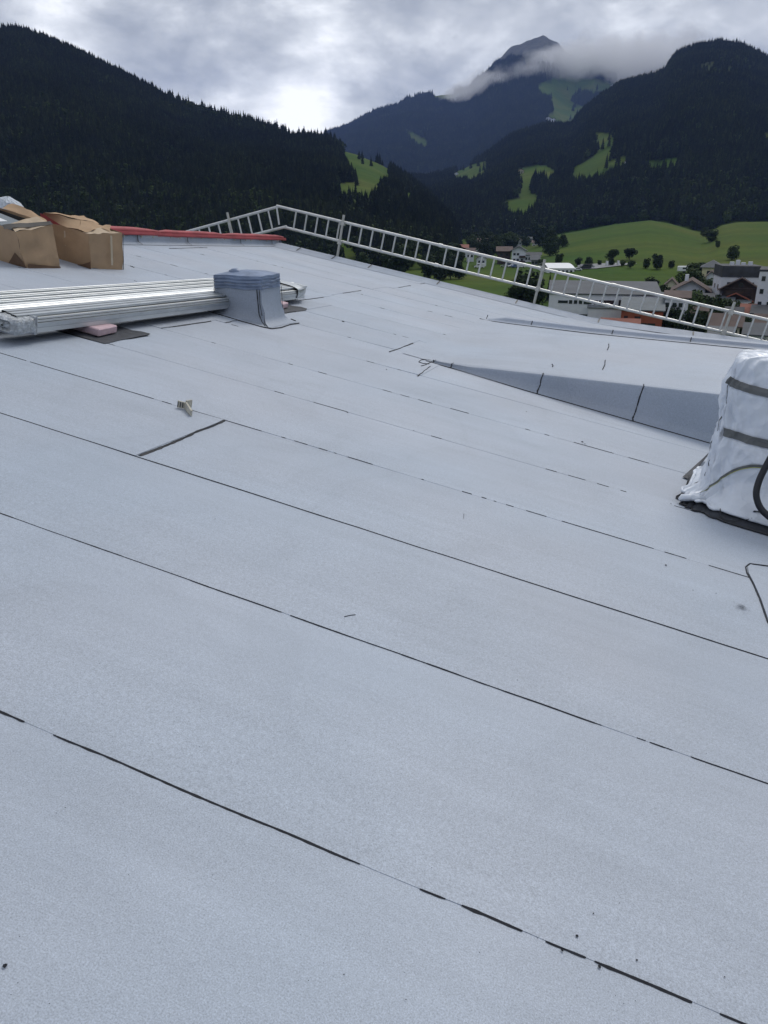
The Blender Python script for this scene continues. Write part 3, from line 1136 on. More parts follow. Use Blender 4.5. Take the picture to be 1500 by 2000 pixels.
def house(name, label, L, R, ze, depth, wallm, roofm, roof='gable', ridge='x', rise=2.0, over=0.5, wins=(), balc=(), cat='building',
          frames=False, shut=False, chim=(), side=(), zg=None, group=None, upper=None, yaw=None):
    """L,R: photo positions of the front eaves corners, ze: eaves height above ground zg.
    wins: (z, x-fractions, width, height) rows on the front; side: same on the left side wall"""
    zg = 0.0 if zg is None else zg
    a = G(L[0], L[1], zg + ze)
    d = ray(R[0], L[1])
    rz = -1.05 * math.atan2(a[0], a[1]) if yaw is None else yaw
    # where the sight line to the right corner meets the front
    w = (a[1] * d[0] - a[0] * d[1]) / (math.cos(rz) * d[1] - math.sin(rz) * d[0])
    t = thing(name, label, cat, (a[0], a[1], zg), rz=rz, group=group)
    mb = MB()
    mb.box(0, 0, -3, w, depth, ze)
    gm = upper or wallm
    if roof == 'gable':
        if ridge == 'x':
            for xx, s in ((0, -1), (w, 1)):
                q = [(xx, 0, ze), (xx, depth, ze), (xx, depth / 2, ze + rise)]
                mb.poly(q if s > 0 else q[::-1])
        else:
            for yy in (0, depth):
                mb.poly([(0, yy, ze), (w, yy, ze), (w / 2, yy, ze + rise)])
    if roof == 'shed':
        mb.poly([(0, 0, ze), (0, depth, ze), (0, depth, ze + rise)])
        mb.poly([(w, 0, ze), (w, depth, ze), (w, depth, ze + rise)])
        mb.poly([(0, depth, ze), (w, depth, ze), (w, depth, ze + rise), (0, depth, ze + rise)])
    mb.build('wall', wallm, t)
    if upper:
        mu = MB()
        mu.box(-0.06, -0.06, ze * 0.52, w + 0.06, depth + 0.06, ze - 0.02)
        if ridge == 'y' and roof == 'gable':
            mu.poly([(0, -0.06, ze), (w, -0.06, ze), (w / 2, -0.06, ze + rise)])
        mu.build('timber_cladding', upper, t)
    rb = MB()
    o, th = over, 0.22
    if roof == 'gable':
        if ridge == 'x':
            k = rise / (depth / 2)
            for s in (0, 1):
                y0, y1 = (-o, depth / 2) if s == 0 else (depth + o, depth / 2)
                z0, z1 = ze - k * o + 0.03, ze + rise + 0.03
                rb.hexa([(-o, y0, z0), (w + o, y0, z0), (w + o, y1, z1), (-o, y1, z1), (-o, y0, z0 + th), (w + o, y0, z0 + th), (w + o, y1, z1 + th), (-o, y1, z1 + th)])
        else:
            k = rise / (w / 2)
            for s in (0, 1):
                x0, x1 = (-o, w / 2) if s == 0 else (w + o, w / 2)
                z0, z1 = ze - k * o + 0.03, ze + rise + 0.03
                rb.hexa([(x0, -o, z0), (x0, depth + o, z0), (x1, depth + o, z1), (x1, -o, z1), (x0, -o, z0 + th), (x0, depth + o, z0 + th), (x1, depth + o, z1 + th), (x1, -o, z1 + th)])
    elif roof == 'hip':
        hb = min(w, depth) / 2
        rg = [(hb, depth / 2, ze + rise), (w - hb, depth / 2, ze + rise)] if w > depth else [(w / 2, hb, ze + rise), (w / 2, depth - hb, ze + rise)]
        c = [(-o, -o, ze), (w + o, -o, ze), (w + o, depth + o, ze), (-o, depth + o, ze)]
        rb.poly(c[::-1])
        if w > depth:
            rb.poly([c[0], c[1], rg[1], rg[0]])
            rb.poly([c[1], c[2], rg[1]])
            rb.poly([c[2], c[3], rg[0], rg[1]])
            rb.poly([c[3], c[0], rg[0]])
        else:
            rb.poly([c[0], c[1], rg[0]])
            rb.poly([c[1], c[2], rg[1], rg[0]])
            rb.poly([c[2], c[3], rg[1]])
            rb.poly([c[3], c[0], rg[0], rg[1]])
    elif roof == 'shed':
        rb.hexa([(-o, -o, ze + .02), (w + o, -o, ze + .02), (w + o, depth + o, ze + rise + .02), (-o, depth + o, ze + rise + .02),
                 (-o, -o, ze + .02 + th), (w + o, -o, ze + .02 + th), (w + o, depth + o, ze + rise + .02 + th), (-o, depth + o, ze + rise + .02 + th)])
    else:
        rb.box(-o, -o, ze, w + o, depth + o, ze + max(rise, 0.3))
    ro = rb.build('roof', roofm, t)
    for cxf, cyf, ch in chim:
        link_mesh('chimney', U_FRAME, ro, loc=(w * cxf, depth * cyf, ze + rise + ch / 2 - 0.4), scl=(0.9, 0.9, ch))
    for z, xs, ww, wh in wins:
        for fx in xs:
            xx = w * fx
            if frames:
                f = link_mesh('window', U_FRAME, t, loc=(xx, -0.03, z), scl=(ww + 0.3, 0.14, wh + 0.3))
                g = link_mesh('pane', U_GLASS, f, loc=(0, -0.35, 0), scl=(ww / (ww + .3), 0.5, wh / (wh + .3)))
            else:
                link_mesh('window', U_GLASS, t, loc=(xx, -0.02 - (0.06 if upper else 0), z), scl=(ww, 0.14, wh))
            if shut:
                for s in (-1, 1):
                    link_mesh('shutter', U_SHUT, t, loc=(xx + s * (ww * 0.75 + .1), -0.05, z), scl=(ww * 0.45, 0.08, wh))
    for z, ys, ww, wh in side:
        for fy in ys:
            link_mesh('window', U_GLASS, t, loc=(-0.02, depth * fy, z), scl=(0.14, ww, wh))
    for z, x0, x1 in balc:
        link_mesh('balcony', U_WOOD, t, loc=(w * (x0 + x1) / 2, -0.6, z), scl=(w * (x1 - x0), 1.2, 1.1))
    return t


fr = lambda a, b, n: [a + (b - a) * i / (n - 1) for i in range(n)]
BG = 'buildings of the valley town'
house('long_building', 'long white building with two rows of small dark windows and a dark grey roof', (1073, 574), (1292, 577), 8.0, 14, M_WHITE, M_RGREY, 'shed',
      rise=1.9, over=0.3, wins=[(6.3, [.13], 2.2, .6), (6.3, fr(.2, .29, 3), .75, .8), (6.3, [.335, .355, .375, .43, .47], .8, .9), (6.3, [.53, .57], 1.6, 1.0),
                                (6.3, [.66, .75, .84, .93], 1.4, 1.3), (3.2, [.10], 1.6, .7), (3.2, [.15, .175], .5, .7), (3.2, fr(.21, .29, 3), .95, .75), (3.2, [.32, .345], .9, .75)])
house('low_building', 'low white building with a grey sheet roof, in front of the long white one', (1149, 602), (1216, 605), 5.2, 12, M_WHITE, M_RGREYL, 'shed', rise=1.1, over=0.25,
      wins=[(2.2, [.25, .6], 1.2, 1)])
house('shed_building', 'small rust-orange gabled outbuilding left of the low white building', (1126, 605), (1147, 606), 4.2, 6, M_ORANGE, M_RRED, 'gable', 'y', rise=1.0, over=.3)
house('orange_building', 'large rust-orange building with a grey roof above the red hipped roof', (1214, 606), (1296, 602), 6.0, 11, M_ORANGE, M_RGREYL, 'shed', rise=1.6, over=.4,
      wins=[(4.1, [.12], .8, 1.6), (2.9, [.55, .75], 1.6, 1.2), (4.4, [.40], 1.2, .9)])
house('glazed_hall', 'grey hall with angled glazed roofs between the white and orange buildings', (1220, 592), (1262, 588), 6.4, 9, M_GREYW, M_RGREYL, 'gable', 'y', rise=1.2, over=.2,
      wins=[(4.6, fr(.15, .85, 4), .9, 1.6)])
house('pale_building', 'pale blue-grey flat block right of the glazed hall with a blank front', (1256, 579), (1300, 579), 7.5, 10, M_WHITE, M_RGREY, 'flat', rise=.3, over=.2, wins=[(4.5, [.2, .8], 1, 1)])
house('tiled_roof_house', 'house under a red-brown hipped tile roof nearest to the roof edge', (1176, 637), (1246, 645), 4.6, 5.5, M_ORANGE, M_RRED, 'gable', 'x', rise=1.1, over=.5)
house('white_house', 'white house with small square dark windows behind the trees right of the orange building', (1300, 581), (1346, 583), 8.3, 8, M_WHITE, M_RBROWN, 'gable', 'x', rise=1.0, over=.5,
      wins=[(6.8, [.1, .42, .68], .8, .9), (4.2, [.1, .35, .7], .8, .9)])
house('chalet', 'chalet with a brown overhanging gable roof, white walls and a timber balcony', (1322, 563), (1378, 565), 8.0, 10, M_WHITE, M_RBROWN, 'gable', 'y', rise=1.9, over=1.6,
      wins=[(6.0, [.12, .4, .78], 1.5, 1.0), (3.4, [.2, .5, .8], 1.2, 1.0)], balc=[(4.5, 0.0, .62), (4.5, .68, .97)], upper=None, chim=[(.3, .5, 1.6)])
house('row_building', 'long low white building with dark door openings below the brown-roofed chalet', (1330, 584), (1392, 586), 6.4, 8, M_CREAM, M_RDARK, 'gable', 'x', rise=1.0, over=.5,
      wins=[(4.9, [.1, .32, .55, .8], 1.0, 1.6), (2.4, [.1, .32, .55, .8], 1.0, 1.2)])
house('hotel', 'large hotel block with a dark top storey and a white side wall', (1410, 541), (1487, 541), 11.0, 11, M_WHITE, M_RDARK, 'flat', rise=2.6, over=.15,
      wins=[(9.3, [.2, .4, .6, .8], .8, 1.0), (6.4, [.2, .4, .6, .8], .8, 1.0)], side=[(8.5, [.3, .7], .9, 1.1)], chim=[(.3, .4, 1.2), (.45, .4, 1.6), (.62, .5, 1.0), (.8, .5, 1.2)], yaw=-.22)
house('timber_chalet', 'dark timber chalet with a white stair strip, in front of the hotel', (1412, 562), (1482, 562), 8.6, 11, M_CREAM, M_RBROWN, 'gable', 'y', rise=2.3, over=1.2,
      upper=M_WOOD, wins=[(6.4, [.2, .4, .75], 1.1, 1.0), (9.4, [.5], 1.0, 1.0)], balc=[(4.9, .02, .6), (7.4, .1, .6)], chim=[(.3, .5, 1.4)])
house('red_roof_house', 'house with a red tiled roof squeezed between the hotel and the dark timber chalet', (1413, 554), (1478, 554), 9.3, 8, M_CREAM, M_RRED, 'gable', 'x', rise=1.7, over=.4)
house('tall_building', 'tall white block with small dark windows at the right edge of the view', (1484, 530), (1540, 529), 13.5, 14, M_WHITE, M_RDARK, 'flat', rise=.4, over=.1,
      wins=[(z, [.18, .5, .85], .75, 1.0) for z in (12, 9.3, 6.6, 3.6)])
house('orange_roof_house', 'low house under a bright orange-red gable roof, below the timber chalet', (1406, 586), (1466, 590), 5.8, 8, M_WOOD, M_RORANGE, 'gable', 'y', rise=1.6, over=.7, wins=[(3, [.3, .7], 1, 1)])
house('red_wall_building', 'building with a dark red wall under a flat grey roof behind the rail', (1384, 598), (1432, 601), 5.2, 11, M_REDW, M_RGREY, 'shed', rise=1.4, over=.3, wins=[(3, [.3, .7], 1.2, 1)])
house('garage', 'small white garage with a grey roof right of the dark red wall', (1437, 600), (1464, 602), 5.0, 8, M_WHITE, M_RGREYL, 'shed', rise=.9, over=.2, wins=[(2.4, [.5], 1.5, 1.4)])
house('yellow_house', 'yellow house with a grey hipped roof behind the very big dark tree', (1372, 522), (1411, 521), 7.5, 12, M_YELLOW, M_RGREY, 'hip', rise=2.4, over=.8,
      wins=[(5.6, [.35, .55, .75, .92], 1.3, 1.4), (2.8, [.35, .55, .75, .92], 1.3, 1.4)])
house('cream_house', 'cream house with a low dark roof at the right edge, below the timber chalet', (1470, 612), (1520, 618), 5.4, 9, M_CREAM, M_RDARK, 'gable', 'x', rise=1.2, over=.6, wins=[(3.9, [.2, .5, .8], .9, 1.0)])
house('upper_cream_house', 'cream house with brown roof at the right edge, above the low dark-roofed one', (1489, 590), (1530, 592), 6.5, 9, M_CREAM, M_RBROWN, 'gable', 'y', rise=1.6, over=.7, wins=[(4.9, [.2, .6], .9, 1.0)])
house('brown_roof_house', 'house with a large brown roof and white balcony fronts, behind the right rail post', (1388, 634), (1446, 638), 4.6, 7, M_CREAM, M_RBROWN, 'gable', 'x', rise=1.7, over=.7,
      wins=[(3.3, [.25, .5, .8], 1.3, 1.0)], balc=[(2.2, .1, .9)])
house('grey_house', 'small grey-white house with two dark windows just beyond the roof edge at right', (1383, 655), (1432, 658), 4.4, 6, M_WHITE, M_RGREY, 'shed', rise=.8, over=.3, wins=[(3.0, [.13, .42, .8], .8, 1.0)])
house('brown_roof_cottage', 'cottage with a brown gable roof at the right edge behind the rail', (1474, 638), (1530, 646), 4.4, 8, M_CREAM, M_RBROWN, 'gable', 'x', rise=1.9, over=.6, wins=[(3.0, [.3, .7], .9, 1)])
house('barn', 'dark low barn on the field behind the long grey roof', (1118, 562), (1156, 560), 4.2, 9, M_WOOD, M_RDARK, 'gable', 'x', rise=1.5, over=.4)
# far end of the village
VG = 'far village houses'
house('white_gabled_house', 'white gabled house with a dark roof and balconies, brightest of the far village', (1000, 489), (1027, 489), 8.5, 12, M_WHITE, M_RDARK, 'gable', 'y', rise=2.0, over=1.2,
      wins=[(6.5, [.2, .45], 1.3, 1.2), (3.5, [.2, .45, .75], 1.3, 1.2)], balc=[(5.2, .55, 1.0), (2.6, .55, 1.0)], upper=None, group=VG)
house('brown_chalet', 'dark brown chalet beside the white gabled house', (972, 490), (998, 490), 8.0, 12, M_WOOD, M_RBROWN, 'gable', 'x', rise=2.0, over=1.0, group=VG, wins=[(6, [.3, .7], 1.2, 1.1)])
house('low_white_house', 'low white house with a dark roof between the gabled house and the marquee', (1021, 498), (1056, 498), 5.0, 11, M_WHITE, M_RDARK, 'gable', 'x', rise=1.2, over=.8, wins=[(3, [.2, .4, .6, .8], 1.5, 1.5)], group=VG)
house('low_chalet', 'low chalet with white gable below the road at the far left of the village', (931, 505), (950, 505), 4.6, 10, M_WHITE, M_WOOD, 'gable', 'y', rise=1.8, over=.8, wins=[(3, [.3, .7], 1.2, 1.2)], group=VG)
house('red_roof_farmhouse', 'farmhouse with dull red roof and white ground floor at the left of the village', (889, 484), (914, 484), 6.5, 12, M_WHITE, M_RRED, 'gable', 'x', rise=1.8, over=.8, upper=M_WOOD, wins=[(2.6, [.3, .5, .7], 1.4, 1.2)], group=VG)
house('terrace_house', 'reddish roofed house up the village street', (934, 473), (962, 473), 7.5, 14, M_WHITE, M_RBROWN, 'gable', 'x', rise=2.6, over=1.0, wins=[(5, [.2, .4, .6, .8], 1.6, 1.2)], group=VG)
house('upper_house', 'small house with a pale balcony line at the top of the village', (946, 465), (962, 465), 7, 12, M_WHITE, M_RDARK, 'gable', 'x', rise=1.5, over=.8, upper=M_WOOD, group=VG)
house('far_white_house', 'small bright white house in the trees above the street', (966, 476), (975, 476), 6, 9, M_WHITE, M_RDARK, 'gable', 'y', rise=2, over=.6, wins=[(3.6, [.3, .7], 1.2, 1.4)], group=VG)
house('grey_hall', 'long grey hall with pale panels at the edge of the wood', (1022, 466), (1078, 467), 6.5, 14, M_GREYW, M_RGREYL, 'shed', rise=1.5, over=.5, wins=[(3.4, fr(.08, .92, 9), 3.0, 2.2)], group=VG)


for i, (L, Rr, ze, dp, wm_, rm_, rf, rg, lab) in enumerate([
        ((1300, 556), (1322, 556), 6.5, 9, M_CREAM, M_RBROWN, 'gable', 'y', 'small cream gabled house left of the brown-roofed chalet'),
        ((1378, 574), (1404, 574), 6.2, 8, M_WHITE, M_RGREY, 'gable', 'x', 'white house with grey roof between the two chalets'),
        ((1380, 540), (1398, 540), 7.0, 9, M_WHITE, M_RBROWN, 'gable', 'y', 'narrow white gabled house left of the hotel'),
        ((1448, 612), (1470, 613), 5.0, 8, M_WHITE, M_RRED, 'gable', 'x', 'white cottage with red roof right of the small garage'),
        ((1418, 618), (1446, 619), 4.6, 8, M_GREYW, M_RDARK, 'gable', 'x', 'grey-walled house with dark roof behind the large brown roof'),
        ((1352, 600), (1382, 600), 5.0, 8, M_ORANGE, M_RGREYL, 'shed', 'x', 'rust-orange shed with grey roof left of the dark red wall'),
        ((1345, 618), (1378, 619), 4.5, 8, M_CREAM, M_RBROWN, 'gable', 'x', 'cream house with brown roof below the rust-orange shed'),
        ((1455, 652), (1500, 655), 4.2, 7, M_WHITE, M_RGREY, 'gable', 'x', 'white house with grey roof lowest at the right edge')]):
    house('house', lab, L, Rr, ze, dp, wm_, rm_, rf, rg, rise=1.5, over=.6, wins=[(ze * .72, [.2, .5, .8], 1.0, 1.0), (ze * .32, [.2, .5, .8], 1.0, 1.0)], frames=False, group=BG)
for i, (L, Rr, ze, wm_, rm_, lab) in enumerate([
        ((1040, 474), (1054, 474), 6, M_WHITE, M_RBROWN, 'white far house just below the long grey hall'),
        ((1062, 477), (1076, 477), 6, M_CREAM, M_RGREY, 'pale far house with grey roof left of the large foot-of-meadow tree'),
        ((912, 492), (926, 492), 6, M_WHITE, M_RBROWN, 'white far house with brown roof beside the road bend'),
        ((948, 482), (962, 482), 6, M_WOOD, M_RDARK, 'dark timber far house between road and brown chalet'),
        ((978, 470), (990, 470), 6, M_WHITE, M_RDARK, 'white far house with dark roof at the upper edge of the village'),
        ((1008, 470), (1020, 470), 6, M_GREYW, M_RBROWN, 'grey far house left of the long grey hall'),
        ((1038, 507), (1052, 507), 4, M_GREYW, M_RGREY, 'low grey shed below the low white house'),
        ((868, 500), (884, 500), 5.5, M_CREAM, M_RBROWN, 'lone cream far house left of the village behind the rungs'),
        ((642, 474), (656, 474), 5, M_WHITE, M_RGREY, 'tiny white house among trees behind the first rail post')]):
    house('house', lab, L, Rr, ze, 10, wm_, rm_, 'gable', 'y' if i % 2 else 'x', rise=2.0, over=.9, wins=[(ze * .6, [.25, .7], 1.4, 1.3)], group=VG)


def hill_house(px, py, w, lab, wallm=M_WHITE, roofm=M_RBROWN):
    p = on_ground(px, py)
    r = math.hypot(p[0], p[1])
    W = w / 1500.0 * r
    t = thing('farmhouse', lab, 'building', p, rz=-math.atan2(p[0], p[1]) + 0.2, group='farmhouses in the hillside clearings')
    m = MB()
    m.box(-W / 2, -W / 2, -4, W / 2, W / 2, W * 0.5)
    for yy in (-W / 2, W / 2):
        m.poly([(-W / 2, yy, W * .5), (W / 2, yy, W * .5), (0, yy, W * .72)])
    m.build('wall', wallm, t)
    rb = MB()
    o = W * 0.1
    for s in (-1, 1):
        x0 = s * (W / 2 + o)
        z0, z1 = W * 0.46, W * 0.74
        rb.hexa([(x0, -W / 2 - o, z0), (x0, W / 2 + o, z0), (0, W / 2 + o, z1), (0, -W / 2 - o, z1),
                 (x0, -W / 2 - o, z0 + W * .03), (x0, W / 2 + o, z0 + W * .03), (0, W / 2 + o, z1 + W * .03), (0, -W / 2 - o, z1 + W * .03)])
    rb.build('roof', roofm, t)
    for fx in (-.25, .25):
        link_mesh('window', U_GLASS, t, loc=(W * fx, -W / 2 - .05, W * 0.3), scl=(W * .14, .2, W * .12))


hill_house(1069, 240, 12, 'white farmhouse at the foot of the long mountain clearing')
hill_house(1080, 238, 7, 'smaller farm building right of the white farmhouse below the mountain clearing')
hill_house(883, 344, 8, 'pale farmhouse at the left end of the low clearing above the valley')
hill_house(891, 342, 6, 'small hut beside the pale farmhouse in the low clearing')
hill_house(1017, 339, 9, 'reddish-roofed farmhouse in the middle clearing', M_CREAM, M_RRED)
hill_house(1226, 322, 10, 'white farmhouse right of the winding meadow on the right hill')
hill_house(1238, 324, 8, 'red-roofed barn beside the white farmhouse on the right hill', M_GREYW, M_RRED)
hill_house(1196, 170, 5, 'tiny white hut high on the mountain slope below the cloud')

# marquee with curved white roof
pa, pb = G(1070, 524, 3.0), G(1131, 526, 3.0)
wm = math.hypot(*(pb - pa)[:2])
mt = thing('marquee', 'long white marquee with a rounded roof beside the car park', 'marquee', (pa[0], pa[1], 0), rz=0.0)
wm = abs(pb[0] - pa[0])
m = MB()
dm = 26.0
prof_ = [(dm * k / 10, 3.0 + 1.7 * math.sin(math.pi * k / 10) ** 0.8) for k in range(11)]
m.grid([[(xx, -0.3 + (dm + .6) * y / dm, z) for y, z in prof_] for xx in (0, wm * .25, wm * .5, wm * .75, wm)])
m.build('canopy', M_TENT, mt, smooth=True)
m = MB()
m.box(0.2, 0.1, -1, wm - 0.2, dm - .1, 3.0)
m.build('wall', M_TENT, mt)
for k in range(6):
    link_mesh('opening', U_GLASS, mt, loc=(wm * (0.12 + 0.15 * k), 0.08, 1.1), scl=(wm * .08, .12, 2.0))


# vehicles parked in the village
def car(px, py, label, colm, van=False, rz=0.2):
    p = on_ground(px, py)
    t = thing('parked_van' if van else 'parked_car', label, 'van' if van else 'car', p, rz=rz, group='vehicles parked around the marquee')
    L_, W_, H_ = (5.4, 2.0, 2.3) if van else (4.3, 1.75, 1.45)
    b = MB()
    if van:
        sil = [(0, .4), (0, 1.0), (.9, 1.3), (1.5, 2.25), (5.4, 2.3), (5.4, .4)]
    else:
        sil = [(0, .4), (0, .75), (1.1, .95), (1.8, 1.42), (3.3, 1.45), (4.1, 1.0), (4.3, .9), (4.3, .4)]
    n = len(sil)
    k = len(b.v)
    b.v += [(x - L_ / 2, -W_ / 2, z) for x, z in sil] + [(x - L_ / 2, W_ / 2, z) for x, z in sil]
    b.f += [tuple(range(n)), tuple(range(2 * n - 1, n - 1, -1))]
    b.f += [(i, (i + 1) % n, n + (i + 1) % n, n + i)[::-1] for i in range(n)]
    b.m += [0] * (n + 2)
    b.build('body', colm, t)
    for s in (-1, 1):
        link_mesh('window', U_GLASS, t, loc=(0.1, s * W_ / 2, 1.15 if not van else 1.75), scl=(1.9, .06, .38 if not van else .5))
        for xx in (-L_ * .32, L_ * .3):
            w_ = MB()
            w_.tube([(xx, s * (W_ / 2 - .2), .33), (xx, s * (W_ / 2 + .02), .33)], .33, n=12)
            w_.build('wheel', M_HOSE, t)


M_CARW = mat('white_car_paint', (0.7, 0.72, 0.74), rough=0.3)
M_CARB = mat('blue_car_paint', (0.08, 0.13, 0.25), rough=0.3)
M_CARS = mat('silver_car_paint', (0.4, 0.42, 0.44), rough=0.3, metal=0.4)
M_CARK = mat('black_car_paint', (0.03, 0.03, 0.035), rough=0.3)
for i, (px, py, c, v, lab) in enumerate([
        (936, 524, M_CARW, True, 'white van alone on the grass left of the village'), (985, 522, M_CARS, False, 'silver car at the left end of the row of parked cars'),
        (992, 521, M_CARB, False, 'blue car second from the left in the row below the gabled house'), (1000, 522, M_CARW, False, 'white car in the middle of the row below the gabled house'),
        (1008, 523, M_CARB, True, 'blue van in the row of parked cars below the gabled house'), (1016, 523, M_CARW, True, 'white van at the right end of the row below the gabled house'),
        (1136, 525, M_CARK, False, 'black car parked against the right end of the marquee'), (1143, 526, M_CARK, True, 'dark van right of the marquee'),
        (1127, 529, M_CARW, False, 'white car in front of the right end of the marquee'), (1152, 524, M_CARS, False, 'silver car on the car park right of the dark van')]):
    car(px, py, lab, c, v, 0.1 * (i % 5) - .2)

# flat surfaces in the valley
def sheet(name, label, pts, m, lift, kind='structure'):
    b = MB()
    q = [on_ground(x, y) for x, y in pts]
    b.poly([(p[0], p[1], p[2] + lift) for p in q])
    return tag(b.build(name, m), label, kind=kind)


sheet('car_park', 'grey asphalt car park beside the marquee', [(1128, 527), (1165, 526), (1205, 521), (1245, 516), (1200, 515), (1150, 517), (1128, 518)][::-1], M_ROAD, 0.35)
sheet('road', 'pale road coming down into the far village', [(918, 489), (948, 498), (960, 496), (940, 486), (926, 474), (934, 466), (929, 465), (917, 473), (922, 484)], M_ROAD, 0.35)

# masts and flags at the car park, little white pole figures
for i, (px, py, tp, lab) in enumerate([(1183, 520, 509, 'thin white flag pole left of two on the car park'), (1205, 519, 508, 'thin white flag pole right of two on the car park'),
                                       (1340, 528, 517, 'white pole by the big dark tree on the meadow'), (1006, 462, 432, 'tall slim mast with a white head in front of the wood')]):
    p = on_ground(px, py)
    r = math.hypot(p[0], p[1])
    d = ray(px, tp)
    hh = CAMZ + d[2] / math.hypot(d[0], d[1]) * r - p[2]
    t = thing('mast' if i == 3 else 'flag_pole', lab, 'mast' if i == 3 else 'flag pole', p)
    b = MB()
    b.tube([(0, 0, -1), (0, 0, hh)], .18 if i < 3 else .3, n=6)
    b.build('pole', M_BRACE, t)
    b = MB()
    if i < 3:
        b.box(0.15, -.04, hh - 3.0, 1.1, .04, hh - .2)
        b.build('banner', M_TENT, t)
    else:
        b.box(-1.6, -1, hh - 4.5, -0.4, 1, hh - 1.5)
        b.box(.4, -1, hh - 4.8, 1.6, 1, hh - 2.5)
        b.box(-.5, -.6, hh - 1.2, .5, .6, hh + 2)
        b.build('head', M_TENT, t, bevel=.2)
p = on_ground(1334, 533)
t = thing('caravan', 'small white caravan left of the very big dark tree', 'caravan', p)
b = MB()
b.box(-2.6, -1.1, .5, 2.6, 1.1, 2.9)
b.build('body', M_TENT, t, bevel=.35)
link_mesh('window', U_GLASS, t, loc=(0, -1.12, 1.9), scl=(1.6, .06, .7))
for xx in (-.3, .3):
    w_ = MB()
    w_.tube([(xx, -1.05, .33), (xx, -.8, .33)], .33, n=10)
    w_.build('wheel', M_HOSE, t)


# ------------------------------------------------------------------ the roof we stand on (all in roof coordinates: x down the fall, y away, z off the felt)
bld = thing('roof_building', 'large hall whose pale grey felt roof falls to the right and fills the foreground', 'building', (0, 0, 0), roof=True)
XR, XE, YN, YF = -7.62, 9.0, -6.0, 16.6     # ridge, eaves, near verge, far verge
deck = MB()
deck.hexa([(XR, YN, -.35), (XE, YN, -.35), (XE, YF - .02, -.35), (XR, YF - .02, -.35), (XR, YN, -.03), (XE, YN, -.03), (XE, YF - .02, -.03), (XR, YF - .02, -.03)])
SL2 = math.tan(rad(23))
xb = XR - 9.0
zb = -9.0 * SL2
deck.hexa([(xb, YN, zb - .35), (XR, YN, -.35), (XR, YF - .02, -.35), (xb, YF - .02, zb - .35), (xb, YN, zb), (XR, YN, -.02), (XR, YF - .02, -.02), (xb, YF - .02, zb)])
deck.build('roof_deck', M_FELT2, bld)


def r2w(p):
    return np.array(RM @ Vector(p))


wl = MB()
top = [r2w((xb + .3, YN + .3, zb - .36)), r2w((XR, YN + .3, -.36)), r2w((XE - .3, YN + .3, -.36)), r2w((XE - .3, YF - .35, -.36)), r2w((XR, YF - .35, -.36)), r2w((xb + .3, YF - .35, zb - .36))]
bot = [np.array([p[0], p[1], -2.0]) for p in top]
for i in range(6):
    j = (i + 1) % 6
    wl.poly([w2r(bot[i]), w2r(bot[j]), w2r(top[j]), w2r(top[i])])
wl.build('wall', M_WALLC, bld)

YK = lambda k: 1.42 + 0.953 * k


def seam_y(k, x):
    """a seam is never quite straight"""
    return YK(k) + 0.006 * nz(x * 0.9, k * 7.3) + 0.003 * nz(x * 4.0, k * 3.1)


def felt_sheet(k, x0, x1):
    mb = MB()
    n = max(4, int((x1 - x0) / 0.12)) if k < 6 else max(3, int((x1 - x0) / 0.5))
    rows = []
    vs = (0, .04, .3, .65, 1.0)
    for v in vs:
        row = []
        for i in range(n + 1):
            x = x0 + (x1 - x0) * i / n
            ya, yb = seam_y(k, x), seam_y(k + 1, x) + 0.05
            if k == 15:
                yb = 16.55
            y = ya + (yb - ya) * v
            z = (0.0014 if k == 0 else (0.0022 if k in (1, 2) else 0.0014)) * (1 - v) + 0.0018 * nz(x * 0.8, y * 1.3, k) + (0.0012 * nz(x * 5, k * 2.0) if v < .1 else 0)
            if x1 < 8.9:
                z += 0.0035 * max(0, 1 - (x1 - x) / 0.4)      # the head lap of a sheet stands a little proud
            row.append((x, y, z))
        rows.append(row)
    mb.grid(rows)
    mb.grid([[(a, b - .0003, -.01) for a, b, c in rows[0]], rows[0]])
    if x1 < 8.9:
        mb.grid([[(r[-1][0], r[-1][1], -.01) for r in rows], [r[-1] for r in rows]])
    return mb.build('felt_sheet', M_FELT, bld, smooth=True)


JOINTS = {2: [-2.16], 5: [-3.84], 6: [-3.73, -1.62], 7: [-2.17], 8: [-3.7], 9: [-4.05], 10: [-4.09], 12: [-4.09], 13: [-3.98], 15: [-4.0], 3: [2.6], 1: [4.2], 0: [-5.1], 4: [-6.2], -1: [3.1]}
for k in range(-7, 16):
    xs = [XR] + JOINTS.get(k, []) + [XE]
    for a_, b_ in zip(xs[:-1], xs[1:]):
        felt_sheet(k, a_, b_)


